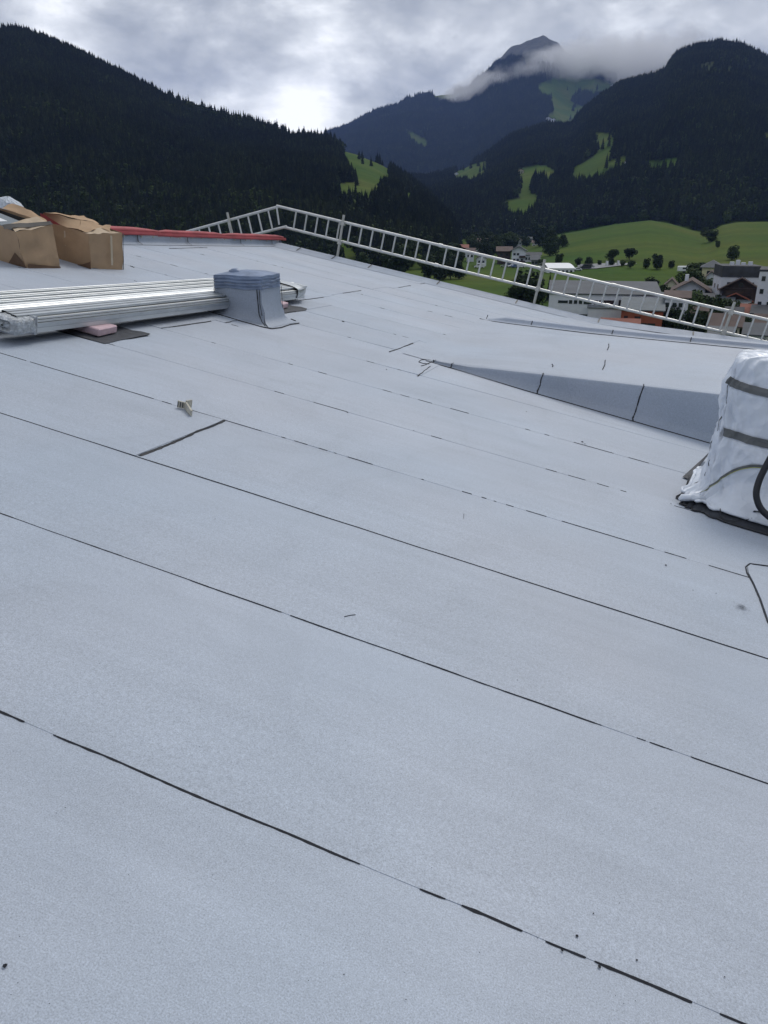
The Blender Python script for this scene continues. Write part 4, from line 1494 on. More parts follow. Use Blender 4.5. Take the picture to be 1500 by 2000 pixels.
def bead(name, pts, w, gap=0.0, step=0.012, z=0.0015, seed=0.0, parent=None, h=0.16, m=None, rag=1.0, zfun=None):
    """bitumen squeezed out along a lap: a ragged flat ridge with breaks; pts (x,y[,z]) polyline"""
    P = [Vector((p[0], p[1], p[2] if len(p) > 2 else 0.0)) for p in pts]
    cum = [0.0]
    for i in range(1, len(P)):
        cum.append(cum[-1] + (P[i] - P[i - 1]).length)
    n = max(2, int(cum[-1] / step))
    mb = MB()
    run = []

    def flush():
        if len(run) > 1:
            mb.grid(run)
        run.clear()
    j = 0
    for i in range(n + 1):
        s = cum[-1] * i / n
        while j < len(cum) - 2 and cum[j + 1] < s:
            j += 1
        f = (s - cum[j]) / max(1e-6, cum[j + 1] - cum[j])
        p = P[j].lerp(P[j + 1], f)
        t = (P[j + 1] - P[j]).normalized()
        sd_ = Vector((0, 0, 1)).cross(t)
        if sd_.length < .3:
            sd_ = Vector((1, 0, 0))
        sd_.normalize()
        g = nz(s * 1.1, seed) * 0.30 + nz(s * 4.0, seed + 9) * 0.45 + nz(s * 15, seed + 14) * .40
        if g < gap - 0.5:
            flush()
            continue
        ww = w * min(1.0, max(.25, (g - gap + .5) * 14)) * max(0.3, (0.78 + rag * 0.45 * nz(s * 5, seed + 3) + rag * 0.40 * nz(s * 28, seed + 5) + 0.3 * g))
        c = p + sd_ * (w * 0.35 * nz(s * 6, seed + 20))
        zz_ = Vector((0, 0, z))
        run.append([c - sd_ * ww * .5 + zz_ * .2, c + zz_ + Vector((0, 0, ww * h)), c + sd_ * ww * .5 + zz_ * .2])
    flush()
    if not mb.f:
        return None
    o = mb.build(name, m or M_BIT, parent or bld)
    if gap > 0:
        o['kind'] = 'stuff'
    return o


WID = {-4: (.004, .5), -3: (.004, .4), -2: (.004, .3), -1: (.0035, .3), 0: (.0092, .34), 1: (.0050, .34), 2: (.0042, .15), 3: (.0038, .42), 4: (.0036, .56), 5: (.0040, .58),
       6: (.0044, .58), 7: (.0044, .62), 8: (.0046, .66), 9: (.0048, .70), 10: (.005, .72), 11: (.005, .74), 12: (.005, .76), 13: (.005, .76), 14: (.005, .76), 15: (.006, .70)}
for k, (w_, g_) in WID.items():
    if k >= 4:
        w_, g_ = w_ * .8, g_ + .05
    x0, x1 = (XR, XE)
    st = 0.005 if k in (0, 1) else (0.015 if k < 4 else 0.04)
    if k <= 2:
        x0, x1 = -4.0, 3.2
    pts = [(x, seam_y(k, x) - 0.0015) for x in np.arange(x0, x1, 0.1)]
    if k >= 7:
        pts = [p for p in pts if p[0] < -1.75]
    if k == 2:                              # heavier right of the head lap, hairline left of it
        bead('seam_bead', [p for p in pts if p[0] <= -2.1], .0034, .2, st, .004, 2.2, rag=.7)
        bead('seam_bead', [p for p in pts if p[0] >= -2.2], .0044, .16, st, .004, 2.9, rag=1.2)
        continue
    if k == 3:
        bead('seam_bead', [p for p in pts if p[0] <= -2.1], .0034, .3, st, .004, 3.2, rag=.6)
        bead('seam_bead', [p for p in pts if p[0] >= -2.2], .0034, .46, st, .004, 3.9)
        continue
    bead('seam_bead', pts, w_, g_, st, .004, k * 1.7, rag=1.7 if k == 0 else 1.2)
# hairline of the lap itself, showing where no bitumen came out
for k in (1, 2):
    bead('seam_line', [(x, seam_y(k, x) - 0.001) for x in np.arange(-6.5 if k > 2 else -3.5, 3.0, 0.1)], .0011 + .0003 * k, 0.28 if k < 3 else .38, .03, .0036, 30 + k, rag=.5, h=.1)

# head laps and odd torch marks seen in the photograph
for (a_, b_, w_) in [((272, 891), (437, 822), .026), ((760, 688), (806, 671), .018), ((815, 735), (840, 716), .020), ((315, 642), (412, 628), .017), ((669, 573), (705, 568), .014),
                     ((778, 562), (802, 558), .015), ((820, 555), (838, 552), .015), ((585, 587), (632, 581), .014), ((548, 613), (577, 609), .020), ((440, 631), (467, 626), .010),
                     ((254, 520), (262, 523), .01), ((330, 486), (405, 484), .012), ((668, 628), (672, 629), .02)]:
    p, q = A(*a_), A(*b_)
    mid = (p + q) / 2 + np.array([0.008 * random.uniform(-1, 1), 0, 0])
    bead('lap_bead', [p, p * .7 + q * .3 + [.006, 0, 0], mid, q], w_, -1, .012, .007, random.random() * 50, h=.2)
# the patch at the lower right, its rounded corner
pc = [A(*p) for p in [(1512, 1240), (1498, 1213), (1484, 1172), (1470, 1140), (1459, 1120), (1456, 1108), (1463, 1102), (1480, 1104), (1510, 1108)]]
bead('lap_bead', pc[:7], .011, -1, .008, .007, 61, h=.25)
bead('lap_bead', pc[6:], .007, .3, .008, .007, 63, h=.2)
mb = MB()
pp = [A(*p) for p in [(1498, 1213), (1484, 1172), (1470, 1140), (1460, 1121), (1458, 1109), (1464, 1104)]]
pr = [(p[0] + .004, p[1], .0085) for p in pp]
mb.grid([pr, [(3.2, p[1] + .0, .0085) for p in pp]])
mb.grid([[(p[0], p[1], .003) for p in pr], pr])
mb.build('felt_patch', M_FELT, bld)

# ---- crumbs of bitumen and a smear on the felt
deb = MB()
for (px, py, s) in [(1126, 1830, .009), (1097, 1858, .008), (1170, 1890, .009), (1158, 1786, .005), (1243, 1877, .006), (1414, 1910, .004), (10, 1888, .011), (1300, 1105, .012),
                    (1310, 985, .008), (672, 628, .012), (1353, 1154, .006), (1398, 1160, .006), (1137, 864, .02), (1142, 868, .012), (755, 723, .014), (678, 807, .012), (808, 842, .01),
                    (1075, 722, .01), (1028, 805, .01), (560, 1095, .004), (420, 1015, .005), (740, 1120, .004), (880, 1195, .004), (1010, 1330, .004)] + \
        [(random.uniform(0, 1500), random.uniform(800, 1980), random.uniform(.0015, .003)) for _ in range(90)]:
    p = A(px, py)
    n = 6
    c = [(p[0] + s * random.uniform(.35, .6) * math.cos(6.28 * j / n), p[1] + s * random.uniform(.35, .6) * math.sin(6.28 * j / n), .004) for j in range(n)]
    for j in range(n):
        deb.poly([c[j], c[(j + 1) % n], (p[0], p[1], .004 + s * .45)])
tag(deb.build('bitumen_crumbs', M_BIT, None), 'small black bitumen crumbs scattered on the grey felt', kind='stuff').matrix_world = RM
sm = thing('bitumen_smear', 'feathery dark bitumen smear on the felt near the patch at the right edge', 'smear', tuple(A(1447, 1187)), roof=True)
mb = MB()
for i in range(46):
    f = random.gauss(0, .45)
    ox = A(1447 + f * 18, 1187 + f * 3 + random.gauss(0, 3))
    l = random.uniform(.008, .03) * (1 - min(.8, abs(f) * .5))
    an = random.gauss(2.7, .5)
    dx, dy = math.cos(an) * l, math.sin(an) * l
    mb.poly([(ox[0] - dx, ox[1] - dy, .0065), (ox[0] + dy * .05, ox[1] - dx * .05, .0065), (ox[0] + dx, ox[1] + dy, .0065), (ox[0] - dy * .06, ox[1] + dx * .06, .0072)])
mb.build('flecks', M_DARKFELT, sm, base=tuple(A(1447, 1187)))
bead('scratch', [A(672, 1206), A(684, 1203), A(694, 1202)], .003, -1, .006, .005, 70, m=M_DARKFELT)
bead('scratch', [A(905, 1014), A(906, 1004)], .002, -1, .006, .005, 71, m=M_DARKFELT)

# ---- the flatter roof area that rises out of the slope on the right, with its tall upstand towards us
ZB = lambda x, y: 0.1593 * (x + 1.709) + 0.0100 * (y - 7.936)
YFACE = lambda x: 7.936 - 0.0950 * (x + 1.709)
KL = [(-2.0, 12.59), (-1.56, 12.356), (-0.373, 11.93), (0.686, 11.746), (1.856, 11.60), (9.0, 11.0)]
YKERB = lambda x: float(np.interp(x, [p[0] for p in KL], [p[1] for p in KL]))
xs = list(np.arange(-2.06, 9.01, 0.2))
mb = MB()
rows = []
for v in np.linspace(0, 1, 14):
    row = []
    for x in xs:
        ya, yb = YFACE(x) + .012, YKERB(x)
        y = ya + (yb - ya) * v
        row.append((x, y, max(ZB(x, y) + .002 * nz(x, y), .0068)))
    rows.append(row)
mb.grid(rows)
mb.build('raised_roof_felt', M_FELT, bld, smooth=True)
jx = [-1.71, -1.50, -0.56, 0.395, 1.42, 2.4, 3.4, 4.4]


def face_profile(x):
    """felt dressed from the slope up the face and over the edge: list of (y offset, z)"""
    h_ = max(ZB(x, YFACE(x)), 0.012)
    k = min(1.0, h_ / 0.16)
    f = 0.075 * k
    pr = [(-f - .025, .004), (-f, .0075), (-f * .55, .012 * k + .006), (-f * .22, .036 * k + .005), (-f * .04, .075 * k + .004)]
    pr += [(-.004 + .004 * nz(x * 3, h_ * 3), h_ * .62 + .02), (0.0, h_ - .012 * k), (.006, h_ + .001), (.03, h_ + .004), (.10, h_ + .0045)]
    return pr


for a_, b_ in zip(jx[:-1], jx[1:]):
    rows = []
    n = max(3, int((b_ - a_) / .06))
    prs = [[(a_ + (b_ - a_) * i / n, YFACE(a_ + (b_ - a_) * i / n) + dy, z + .0015) for dy, z in face_profile(a_ + (b_ - a_) * i / n)] for i in range(n + 1)]
    mb = MB()
    mb.grid(prs)
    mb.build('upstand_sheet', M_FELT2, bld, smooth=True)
for xj, w_ in ((-1.50, .018), (-.56, .022), (.395, .020), (1.42, .02), (-1.70, .02)):
    pts = [(xj + .004 * math.sin(i * 2.1), YFACE(xj) + dy - .004, z + .003) for i, (dy, z) in enumerate(face_profile(xj))]
    mb = MB()
    rows = []
    for i in range(len(pts) - 1):
        for s in range(6):
            f = s / 6
            q = [pts[i][c] * (1 - f) + pts[i + 1][c] * f for c in range(3)]
            ww = w_ * (.45 + .7 * abs(nz(i * 3 + f * 3, xj * 9))) * (1.2 if i < 3 else .8)
            rows.append([(q[0] - ww / 2, q[1], q[2]), (q[0], q[1] - .003, q[2] + .003), (q[0] + ww / 2, q[1], q[2])])
    mb.grid(rows)
    mb.build('lap_bead', M_BIT, bld)
bead('foot_bead', [(x, YFACE(x) - .101 * min(1, max(.4, ZB(x, 7.9) / .16)), 0) for x in np.arange(-1.78, 4, .05)], .011, 0.0, .012, .008, 81, rag=.6)
bead('lap_bead', [A(838, 712), A(826, 711), A(817, 708), A(822, 704), A(834, 703), A(846, 706)], .012, -1, .01, .009, 83, rag=.4)
bead('lap_bead', [A(822, 716), A(832, 713), A(846, 706)], .012, -1, .01, .009, 84, rag=.4)
for a_, b_ in (((1177, 722), (1182, 704)), ((1186, 684), (1189, 672)), ((1078, 712), (1079, 717))):
    def onB(x, y):
        r = ray(x, y)
        p0, p1, p2 = r2w((-1.709, 7.936, 0)), r2w((2, 7.936, ZB(2, 7.936))), r2w((-1.709, 9.936, .02))
        n_ = np.cross(p1 - p0, p2 - p0)
        return w2r(C0 + r * (((p0 - C0) @ n_) / (r @ n_)))
    p, q = onB(*a_), onB(*b_)
    bead('lap_bead', [p, (p + q) / 2 + [.008, 0, 0], q], .015, -1, .03, .010, 90, h=.1, rag=.4)
# low kerb at the far side of the flatter area
jk = [-2.0, -1.25, -0.05, 1.0, 2.2, 3.4, 4.6]
for a_, b_ in zip(jk[:-1], jk[1:]):
    n = 10
    rows = []
    for i in range(n + 1):
        x = a_ + (b_ - a_) * i / n
        y = YKERB(x)
        k = min(1, max(0.02, (x + 2.02) / 0.35))
        zb_ = max(ZB(x, y), 0.004)
        hh = .075 * k
        rows.append([(x, y - .10, zb_ + .006), (x, y - .045, zb_ + .012 * k + .003), (x, y - .012, zb_ + .04 * k), (x, y, zb_ + hh - .01), (x, y + .012, zb_ + hh),
                     (x, y + .16, zb_ + hh + .004), (x, y + .2, zb_ + hh - .02), (x, y + .26, max(zb_ - .10, .002))])
    mb = MB()
    mb.grid(rows)
    mb.build('kerb_felt', M_FELT2, bld, smooth=True)
for xj in jk[1:4] + [-2.0]:
    y = YKERB(xj)
    zb_ = max(ZB(xj, y), 0.004)
    mb = MB()
    mb.grid([[(xj - .007, y - .05, zb_ + .02), (xj + .007, y - .05, zb_ + .02)], [(xj - .006, y - .018, zb_ + .045), (xj + .006, y - .018, zb_ + .045)],
             [(xj - .006, y - .004, zb_ + .078), (xj + .008, y - .004, zb_ + .078)]])
    mb.build('lap_bead', M_BIT, bld)
bead('foot_bead', [(x, YKERB(x) - .10, max(ZB(x, YKERB(x)), .004)) for x in np.arange(-2.1, 4, .1)], .010, .25, .05, .008, 87, rag=.6)
# sloping fill between that kerb and the verge, then the verge upstand
LIFT = lambda x: 0.10 * max(0, x + .55) ** 1.0
mb = MB()
rows = []
for v in np.linspace(0, 1, 9):
    row = []
    for x in np.arange(-1.0, 9.01, .25):
        ya = YKERB(x) + .25
        y = ya + (16.45 - ya) * v
        row.append((x, y, .007 + LIFT(x) * v ** 1.4 if x > -.6 else .0072))
    rows.append(row)
mb.grid(rows)
mb.build('verge_fill_felt', M_FELT, bld, smooth=True)
vj = [XR - .02, -7.02, -6.19, -5.34, -3.79, -2.09, -.39, 1.41, 3.0, 5.0, 7.0, 9.0]
for a_, b_ in zip(vj[:-1], vj[1:]):
    rows = []
    n = 8
    for i in range(n + 1):
        x = a_ + (b_ - a_) * i / n
        l = LIFT(x) if x > -.55 else 0
        w_ = .003 * nz(x * 2, 4)
        rows.append([(x, 16.08, l + .006), (x, 16.30, l + .016), (x, 16.42, l + .05 + w_), (x, 16.50, l + .068 + w_), (x, 16.62, l + .07 + w_), (x, 16.635, l + .05), (x, 16.64, l - .28)])
    mb = MB()
    mb.grid(rows)
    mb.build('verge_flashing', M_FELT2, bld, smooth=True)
for xj in vj[1:8]:
    l = LIFT(xj) if xj > -.55 else 0
    mb = MB()
    mb.grid([[(xj - .012, 16.28, l + .018), (xj + .012, 16.28, l + .018)], [(xj - .02, 16.42, l + .056), (xj + .014, 16.42, l + .056)], [(xj - .012, 16.50, l + .078), (xj + .012, 16.50, l + .078)]])
    mb.build('lap_bead', M_BIT, bld)

# ---- low parapet along the ridge
pj = [-6.0, -2, 2, 6.2, 8.4, 10.2, 11.25, 12.75, 14.75, 16.2, 16.62]
for a_, b_ in zip(pj[:-1], pj[1:]):
    rows = []
    for i in range(7):
        y = a_ + (b_ - a_) * i / 6
        rows.append([(XR + .13, y, .004), (XR + .06, y, .008), (XR + .03, y, .03), (XR + .015, y, .07), (XR + .01, y, .15), (XR - .25, y, .16), (XR - .26, y, -.3)])
    mb = MB()
    mb.grid([r[::-1] for r in rows])
    mb.build('parapet_sheet', M_FELT2, bld, smooth=True)
    if a_ > 8:
        mb = MB()
        mb.grid([[(XR + .135, b_ - .01, .012), (XR + .135, b_ + .012, .012)], [(XR + .05, b_ - .012, .04), (XR + .05, b_ + .012, .04)], [(XR + .02, b_ - .01, .15), (XR + .02, b_ + .012, .15)]])
        mb.build('lap_bead', M_BIT, bld)
mb = MB()
mb.grid([[(XR - .26, 16.63, -.3), (XR - .26, 16.63, .16)], [(XR + .01, 16.63, -.3), (XR + .01, 16.63, .15)], [(XR + .14, 16.63, -.3), (XR + .14, 16.63, .0)]])
mb.build('parapet_end', M_FELT2, bld)
bead('foot_bead', [(XR + .14, y, 0) for y in np.arange(6, 16.5, .2)], .012, .1, .05, .006, 93)
# small fixing clips under the red cover
clipm = MB()
clipm.box(-.006, -.012, -.03, .006, .012, .02)
cme = clipm.build('clip', M_BRKT, bld)
cme.location = (XR + .03, 10.6, .125)
for i in range(1, 16):
    c = cme.copy()
    COL.objects.link(c)
    c.location = (XR + .03, 10.6 + i * .39 + random.uniform(-.1, .1), .125 + random.uniform(-.01, .01))

# red foam covers lying along the parapet, three lengths
for (y0, y1, dz, r_, lab) in [(8.2, 11.9, .0, .072, 'faded red edge cover on the parapet, length beside the cardboard boxes'),
                              (11.8, 14.1, -.01, .058, 'middle length of dull red edge cover on the parapet'),
                              (14.0, 16.9, -.015, .062, 'last length of red edge cover with a pointed end, beneath the ladder rail')]:
    t = thing('edge_cover', lab, 'edge cover', (XR - .05, (y0 + y1) / 2, .2), roof=True, group='red edge covers along the parapet')
    pts, rr = [], []
    n = 26
    for i in range(n + 1):
        y = y0 + (y1 - y0) * i / n
        e = min(1.0, .35 + 4.5 * min(i, n - i) / n)
        pts.append((XR - .03 + .02 * nz(y * 1.1, dz * 50), y, .185 + dz + .012 * nz(y * 1.7, 3)))
        rr.append(r_ * .82 * e * (1 + .14 * nz(y * 2.6, 8)))
    mb = MB()
    mb.tube(pts, rr, n=10)
    o = mb.build('cover', M_RED, t, base=(XR - .05, (y0 + y1) / 2, .2), smooth=True)
    # hanging edge strip
    rows = []
    for i in range(n + 1):
        y = y0 + (y1 - y0) * i / n
        rows.append([(XR + .035, y, .19 + dz), (XR + .05, y, .155 + dz + .012 * nz(y * 5, 2)), (XR + .046, y, .135 + dz + .014 * nz(y * 4, 6))])
    mb = MB()
    mb.grid(rows)
    mb.build('hem', M_RED, t, base=(XR - .05, (y0 + y1) / 2, .2))

# ---- aluminium ladders used as the edge guard, on posts
YV = 16.78


def ladder(name, label, p0, p1, q0, q1, rung_t, grp='aluminium ladder lengths forming the edge guard'):
    """top rail p0-p1, bottom rail q0-q1 as (x,z)"""
    base = ((p0[0] + p1[0]) / 2, YV, min(p0[1], p1[1], q0[1], q1[1]))
    t = thing(name, label, 'ladder', base, roof=True, group=grp)
    for a_, b_ in ((p0, p1), (q0, q1)):
        mb = MB()
        mb.tube([(a_[0], YV, a_[1]), (b_[0], YV, b_[1])], .030, n=10)
        mb.build('rail', M_ALU, t, base=base, smooth=False)
    for k in rung_t:
        # rungs stand square to the bottom rail
        q = (q0[0] + (q1[0] - q0[0]) * k, q0[1] + (q1[1] - q0[1]) * k)
        d = Vector((p1[0] - p0[0], p1[1] - p0[1])).normalized()
        nrm = Vector((-d.y, d.x))
        if nrm.y < 0:
            nrm = -nrm
        # intersection with the top rail
        tt = ((p0[0] - q[0]) * d.y - (p0[1] - q[1]) * d.x) / (nrm.x * d.y - nrm.y * d.x)
        e = (q[0] + nrm.x * tt, q[1] + nrm.y * tt)
        mb = MB()
        mb.tube([(q[0], YV, q[1]), (e[0], YV, e[1])], .019, n=8, caps=False)
        mb.build('rung', M_ALU, t, base=base)
    return t


def collar(t, base, x, z):
    mb = MB()
    mb.tube([(x - .04, YV, z), (x + .04, YV, z)], .040, n=10)
    mb.build('sleeve', M_ALU, t, base=base)


RT = lambda x: np.interp(x, [-7.9, -6.2, -4, 4], [.80, .765, .76, .76])
RB = lambda x: np.interp(x, [-7.7, -4, 4], [.40, .355, .355])
RS = .262
L1 = ladder('ladder', 'ladder length rising to the gable peak, on the near slope', (-7.86, RT(-7.9)), (-4.02, RT(-4)), (-7.62, RB(-7.62)), (-4.02, RB(-4)), [(.24 + RS * i) / 3.6 for i in range(13)])
L2 = ladder('ladder', 'middle ladder length in front of the village and the marquee', (-3.99, .76), (-.33, .76), (-3.99, .355), (-.33, .355), [(.13 + RS * i) / 3.66 for i in range(14)])
L3 = ladder('ladder', 'lowest ladder length, in front of the town roofs at the right edge', (-.30, .765), (4.6, .78), (-.30, .36), (4.6, .375), [(.10 + RS * i) / 4.9 for i in range(19)])
L4 = ladder('ladder', 'ladder length descending behind the ridge to the left', (-7.80, .80), (-11.2, -.72), (-7.55, .425), (-11.1, -1.12), [(.36 + RS * i) / 3.9 for i in range(13)])
for t, x, b in ((L1, -4.0, ((-7.86 - 4.02) / 2, YV, RB(-4))), (L2, -.32, ((-3.99 - .33) / 2, YV, .355))):
    collar(t, b, x, .76)
    collar(t, b, x, .357)


def post(label, p0, p1, y=None):
    y = YV - .055 if y is None else y
    t = thing('guard_post', label, 'post', (p0[0], y, p0[1]), roof=True, group='posts carrying the ladder guard')
    mb = MB()
    mb.tube([(p0[0], y, p0[1]), (p1[0], y, p1[1])], .028, n=10)
    mb.build('tube', M_BRACE, t, base=(p0[0], y, p0[1]))
    for z in (.76, .36):
        f = (z - p0[1]) / (p1[1] - p0[1])
        x = p0[0] + (p1[0] - p0[0]) * f
        mb = MB()
        mb.box(x - .045, y - .035, z - .05, x + .045, y + .08, z + .05)
        mb.build('clamp', M_BRACE, t, base=(p0[0], y, p0[1]), bevel=.01)


post('guard post standing on the verge just right of the gable peak', (-6.22, -.45), (-6.24, .93))
post('guard post in the middle of the ladder rail beside the marquee', (-1.76, -.45), (-1.79, .95))
post('guard post near the right edge in front of the town roofs', (1.99, -.45), (1.97, .96))
t = thing('guard_post', 'leaning guard post behind the red cover, left of the gable peak', 'post', (-8.9, YV - .05, -.6), roof=True, group='posts carrying the ladder guard')
mb = MB()
mb.tube([(-8.62, YV - .05, -.5), (-9.02, YV - .05, .43)], .028, n=10)
mb.build('tube', M_BRACE, t, base=(-8.9, YV - .05, -.6))
t = thing('guard_post', 'short strut meeting the ladders at the gable peak', 'post', (-7.6, YV, .40), roof=True, group='posts carrying the ladder guard')
mb = MB()
mb.tube([(-7.72, YV - .04, .43), (-7.84, YV - .04, .79)], .02, n=8)
mb.build('tube', M_ALU, t, base=(-7.6, YV, .40))

# ---- vent curb with its foil wrapped top
cb = thing('vent_curb', 'square roof vent curb dressed in grey felt with blue-grey foil taped round its top', 'roof vent', (-3.82, 7.8, 0), roof=True)
CB = (-3.82, 7.8, 0)
up = Vector(RMI.to_3x3() @ Vector((0, 0, 1)))
cx0, cx1, cy0, cy1 = -4.09, -3.53, 7.60, 8.07


def on_top(x, y, hgt):                     # straight up in the world from the slope until a level height
    base_w = r2w((x, y, 0))
    zt = r2w((-4.12, 7.6, .0))[2] + hgt
    d = (zt - base_w[2])
    return Vector((x, y, 0)) + up * d


corn = [(cx0, cy0), (cx1, cy0), (cx1, cy1), (cx0, cy1)]


def side_sheet(a_, b_, name, flare=.06):
    rows = []
    nn = 12
    out = Vector(((b_[1] - a_[1]), -(b_[0] - a_[0]), 0)).normalized()
    for i in range(nn + 1):
        f = i / nn
        x, y = a_[0] + (b_[0] - a_[0]) * f, a_[1] + (b_[1] - a_[1]) * f
        tp = on_top(x, y, .30)
        col = []
        bs_ = Vector((x, y, 0))
        ev = min(1, min(f, 1 - f) * 6)
        for (o_, z_) in ((flare + .03, .003), (flare, .007), (flare * .5, .02), (flare * .18, .06), (flare * .03, .12)):
            col.append(bs_ + out * o_ + Vector((0, 0, z_)) + (Vector(((b_[0] - a_[0]), (b_[1] - a_[1]), 0)).normalized() * (o_ if i == nn else (-o_ if i == 0 else 0))))
        for z_ in (.5, .8, 1.0):
            q = bs_.lerp(tp, z_)
            col.append(q + out * .003 * nz(f * 3, z_ * 4))
        rows.append(col)
    mb = MB()
    mb.grid(rows)
    mb.build(name, M_FELT2 if a_[1] == b_[1] and a_[1] == cy0 else M_FELT2, cb, base=CB, smooth=True)


for i in range(4):
    side_sheet(corn[i], corn[(i + 1) % 4], 'felt_side', .11 if i == 1 else .055)
# foil: wavy rings
rows = []
for j in range(15):
    f = j / 14
    ring = []
    nseg = 14
    for i in range(4):
        a_, b_ = corn[i], corn[(i + 1) % 4]
        out = Vector(((b_[1] - a_[1]), -(b_[0] - a_[0]), 0)).normalized()
        for s in range(nseg):
            g = s / nseg
            x, y = a_[0] + (b_[0] - a_[0]) * g, a_[1] + (b_[1] - a_[1]) * g
            u_ = i + g
            hgt = .235 + .135 * f + .012 * nz(u_ * 2.0, 1) + .01 * nz(u_ * 1.3, f * 4) * (1 if f > .6 else .3)
            fold = .007 + .012 * math.sin(f * 26 + 2.2 * nz(u_ * 1.1, 5) + 1.5 * nz(u_ * 3, 7)) * math.sin(math.pi * min(1, f * 1.05)) + .008 * nz(u_ * 5, f * 9)
            ring.append(on_top(x, y, hgt) + out * fold + (Vector((out.y, -out.x, 0)) * 0))
    rows.append(ring)
mb = MB()
mb.grid(rows, close=True)
tr = rows[-1]
cen = on_top((cx0 + cx1) / 2, (cy0 + cy1) / 2, .39)
inner = [Vector(p).lerp(cen, .45) + Vector((0, 0, .025 + .012 * nz(i * .4, 3))) for i, p in enumerate(tr)]
mb.grid([tr, inner, [cen + Vector((0, 0, .03))] * len(tr)], close=True)
mb.build('foil_wrap', M_BLUEFOIL, cb, base=CB, smooth=True)
mb = MB()
mb.tube([on_top(cx0 + .12 + .03 * i, cy0 + .12, .36 + .03 * math.sin(i * .6)) for i in range(6)], [.02, .045, .05, .05, .04, .015], n=8)
mb.build('foil_bulge', M_BLUEFOIL, cb, base=CB, smooth=True)


def line3(name, pts, w, parent, base, m=None, nrm=(0, -1, 0), seed=0):
    rows = []
    n_ = Vector(nrm)
    for i in range((len(pts) - 1) * 6 + 1):
        k = min(i // 6, len(pts) - 2)
        f = i / 6 - k
        p = Vector(pts[k]).lerp(Vector(pts[k + 1]), f)
        d = (Vector(pts[k + 1]) - Vector(pts[k])).normalized()
        s = d.cross(n_).normalized()
        ww = w * (.6 + .8 * abs(nz(i * .4, seed)))
        rows.append([p - s * ww / 2 + n_ * .002, p + n_ * .006, p + s * ww / 2 + n_ * .002])
    mb = MB()
    mb.grid(rows)
    return mb.build(name, m or M_BIT, parent, base=base)


c1 = Vector((cx1, cy0, 0))
line3('corner_seam', [on_top(cx1 - .045, cy0, .235) + Vector((0, -.012, 0)), on_top(cx1 - .04, cy0, .10) + Vector((0, -.012, 0)), on_top(cx1 - .03, cy0, -.02) + Vector((0, -.02, 0)),
                      c1 + Vector((.02, -.07, .03)), c1 + Vector((.09, -.13, .008))], .016, cb, CB, seed=3)
line3('corner_seam', [on_top(cx1 - .015, cy0, .235) + Vector((0, -.014, 0)), on_top(cx1 - .015, cy0, .08) + Vector((0, -.016, 0)), on_top(cx1 - .005, cy0, -.03) + Vector((.01, -.02, 0))], .010, cb, CB, seed=5)
line3('corner_seam', [on_top(cx1, cy1, .24) + Vector((.012, 0, 0)), on_top(cx1, cy1, .1) + Vector((.014, 0, 0)), on_top(cx1, cy1, -.04) + Vector((.02, 0, 0))], .014, cb, CB, nrm=(1, 0, 0), seed=6)
line3('corner_seam', [on_top(cx0, cy0, .24) + Vector((-.004, -.004, 0)), on_top(cx0, cy0, .05) + Vector((-.004, -.004, 0))], .012, cb, CB, seed=8)
for pl, w_, s_ in (([A(398, 606), A(430, 616), A(470, 628), A(514, 640)], .012, 1), ([A(514, 640), A(530, 643), A(548, 641), A(566, 635), A(584, 632)], .018, 2), ([A(568, 624), A(578, 628)], .012, 3), ([A(380, 597), A(398, 606)], .01, 4)):
    bead('skirt_bead', pl, w_, -1, .012, .009, 100 + s_, h=.25)

# ---- bundles of metal profiles on foam blocks
PB = 'galvanised profiles bundled on the roof'
PW = dict(base=0)


def profile(label, sec, y0, y1, x, z, m, dx=0.0, dz=0.0, name='metal_profile'):
    """extrude a cross-section (list of x,z) along y; ends may differ by dx,dz"""
    base = (x, y0, z)
    t = thing(name, label, 'metal profile', base, roof=True, group=PB)
    mb = MB()
    n = 10
    rows = []
    for i in range(n + 1):
        f = i / n
        sag = -.004 * math.sin(math.pi * f)
        rows.append([(x + px + dx * f, y0 + (y1 - y0) * f, z + pz + dz * f + sag) for px, pz in sec])
    mb.grid(rows)
    mb.build('channel', m, t, base=base)
    return t


def channel(w, h, th=.003, lip=.02):
    return [(0, lip), (0, 0), (w, 0), (w, h), (0, h), (0, h - lip), (th, h - lip), (th, h - th), (w - th, h - th), (w - th, th), (th, th), (th, lip), (0, lip)][::-1]


yA, yB = 4.53, 9.62
# front stack: four channels high, two deep
for j in range(4):
    hgt = [.034, .033, .015, .012][j]
    z0 = [.078, .115, .152, .171][j]
    for i in range(2):
        nm = ['bottom', 'second', 'third', 'top'][j]
        profile('%s channel of the front stack, %s row' % (nm, ['outer', 'inner'][i]), channel(.094, hgt), yA + .01 * j + .012 * i, yB - .05 * j - .03 * i, -4.06 - .1 * i + [0, .005, -.006, -.012][j], z0, M_STEEL if j != 1 else M_STEELD, dx=.03, dz=-.01, name='metal_profile')
# shallow ribs on top of the front stack
for i in range(3):
    profile(['first', 'second', 'third'][i] + ' narrow rail lying on the front stack', channel(.045, .018), yA + .03 + .02 * i, yB + .15 + .03 * i, -4.05 - .06 * i, .187, M_STEELD, dx=.02)
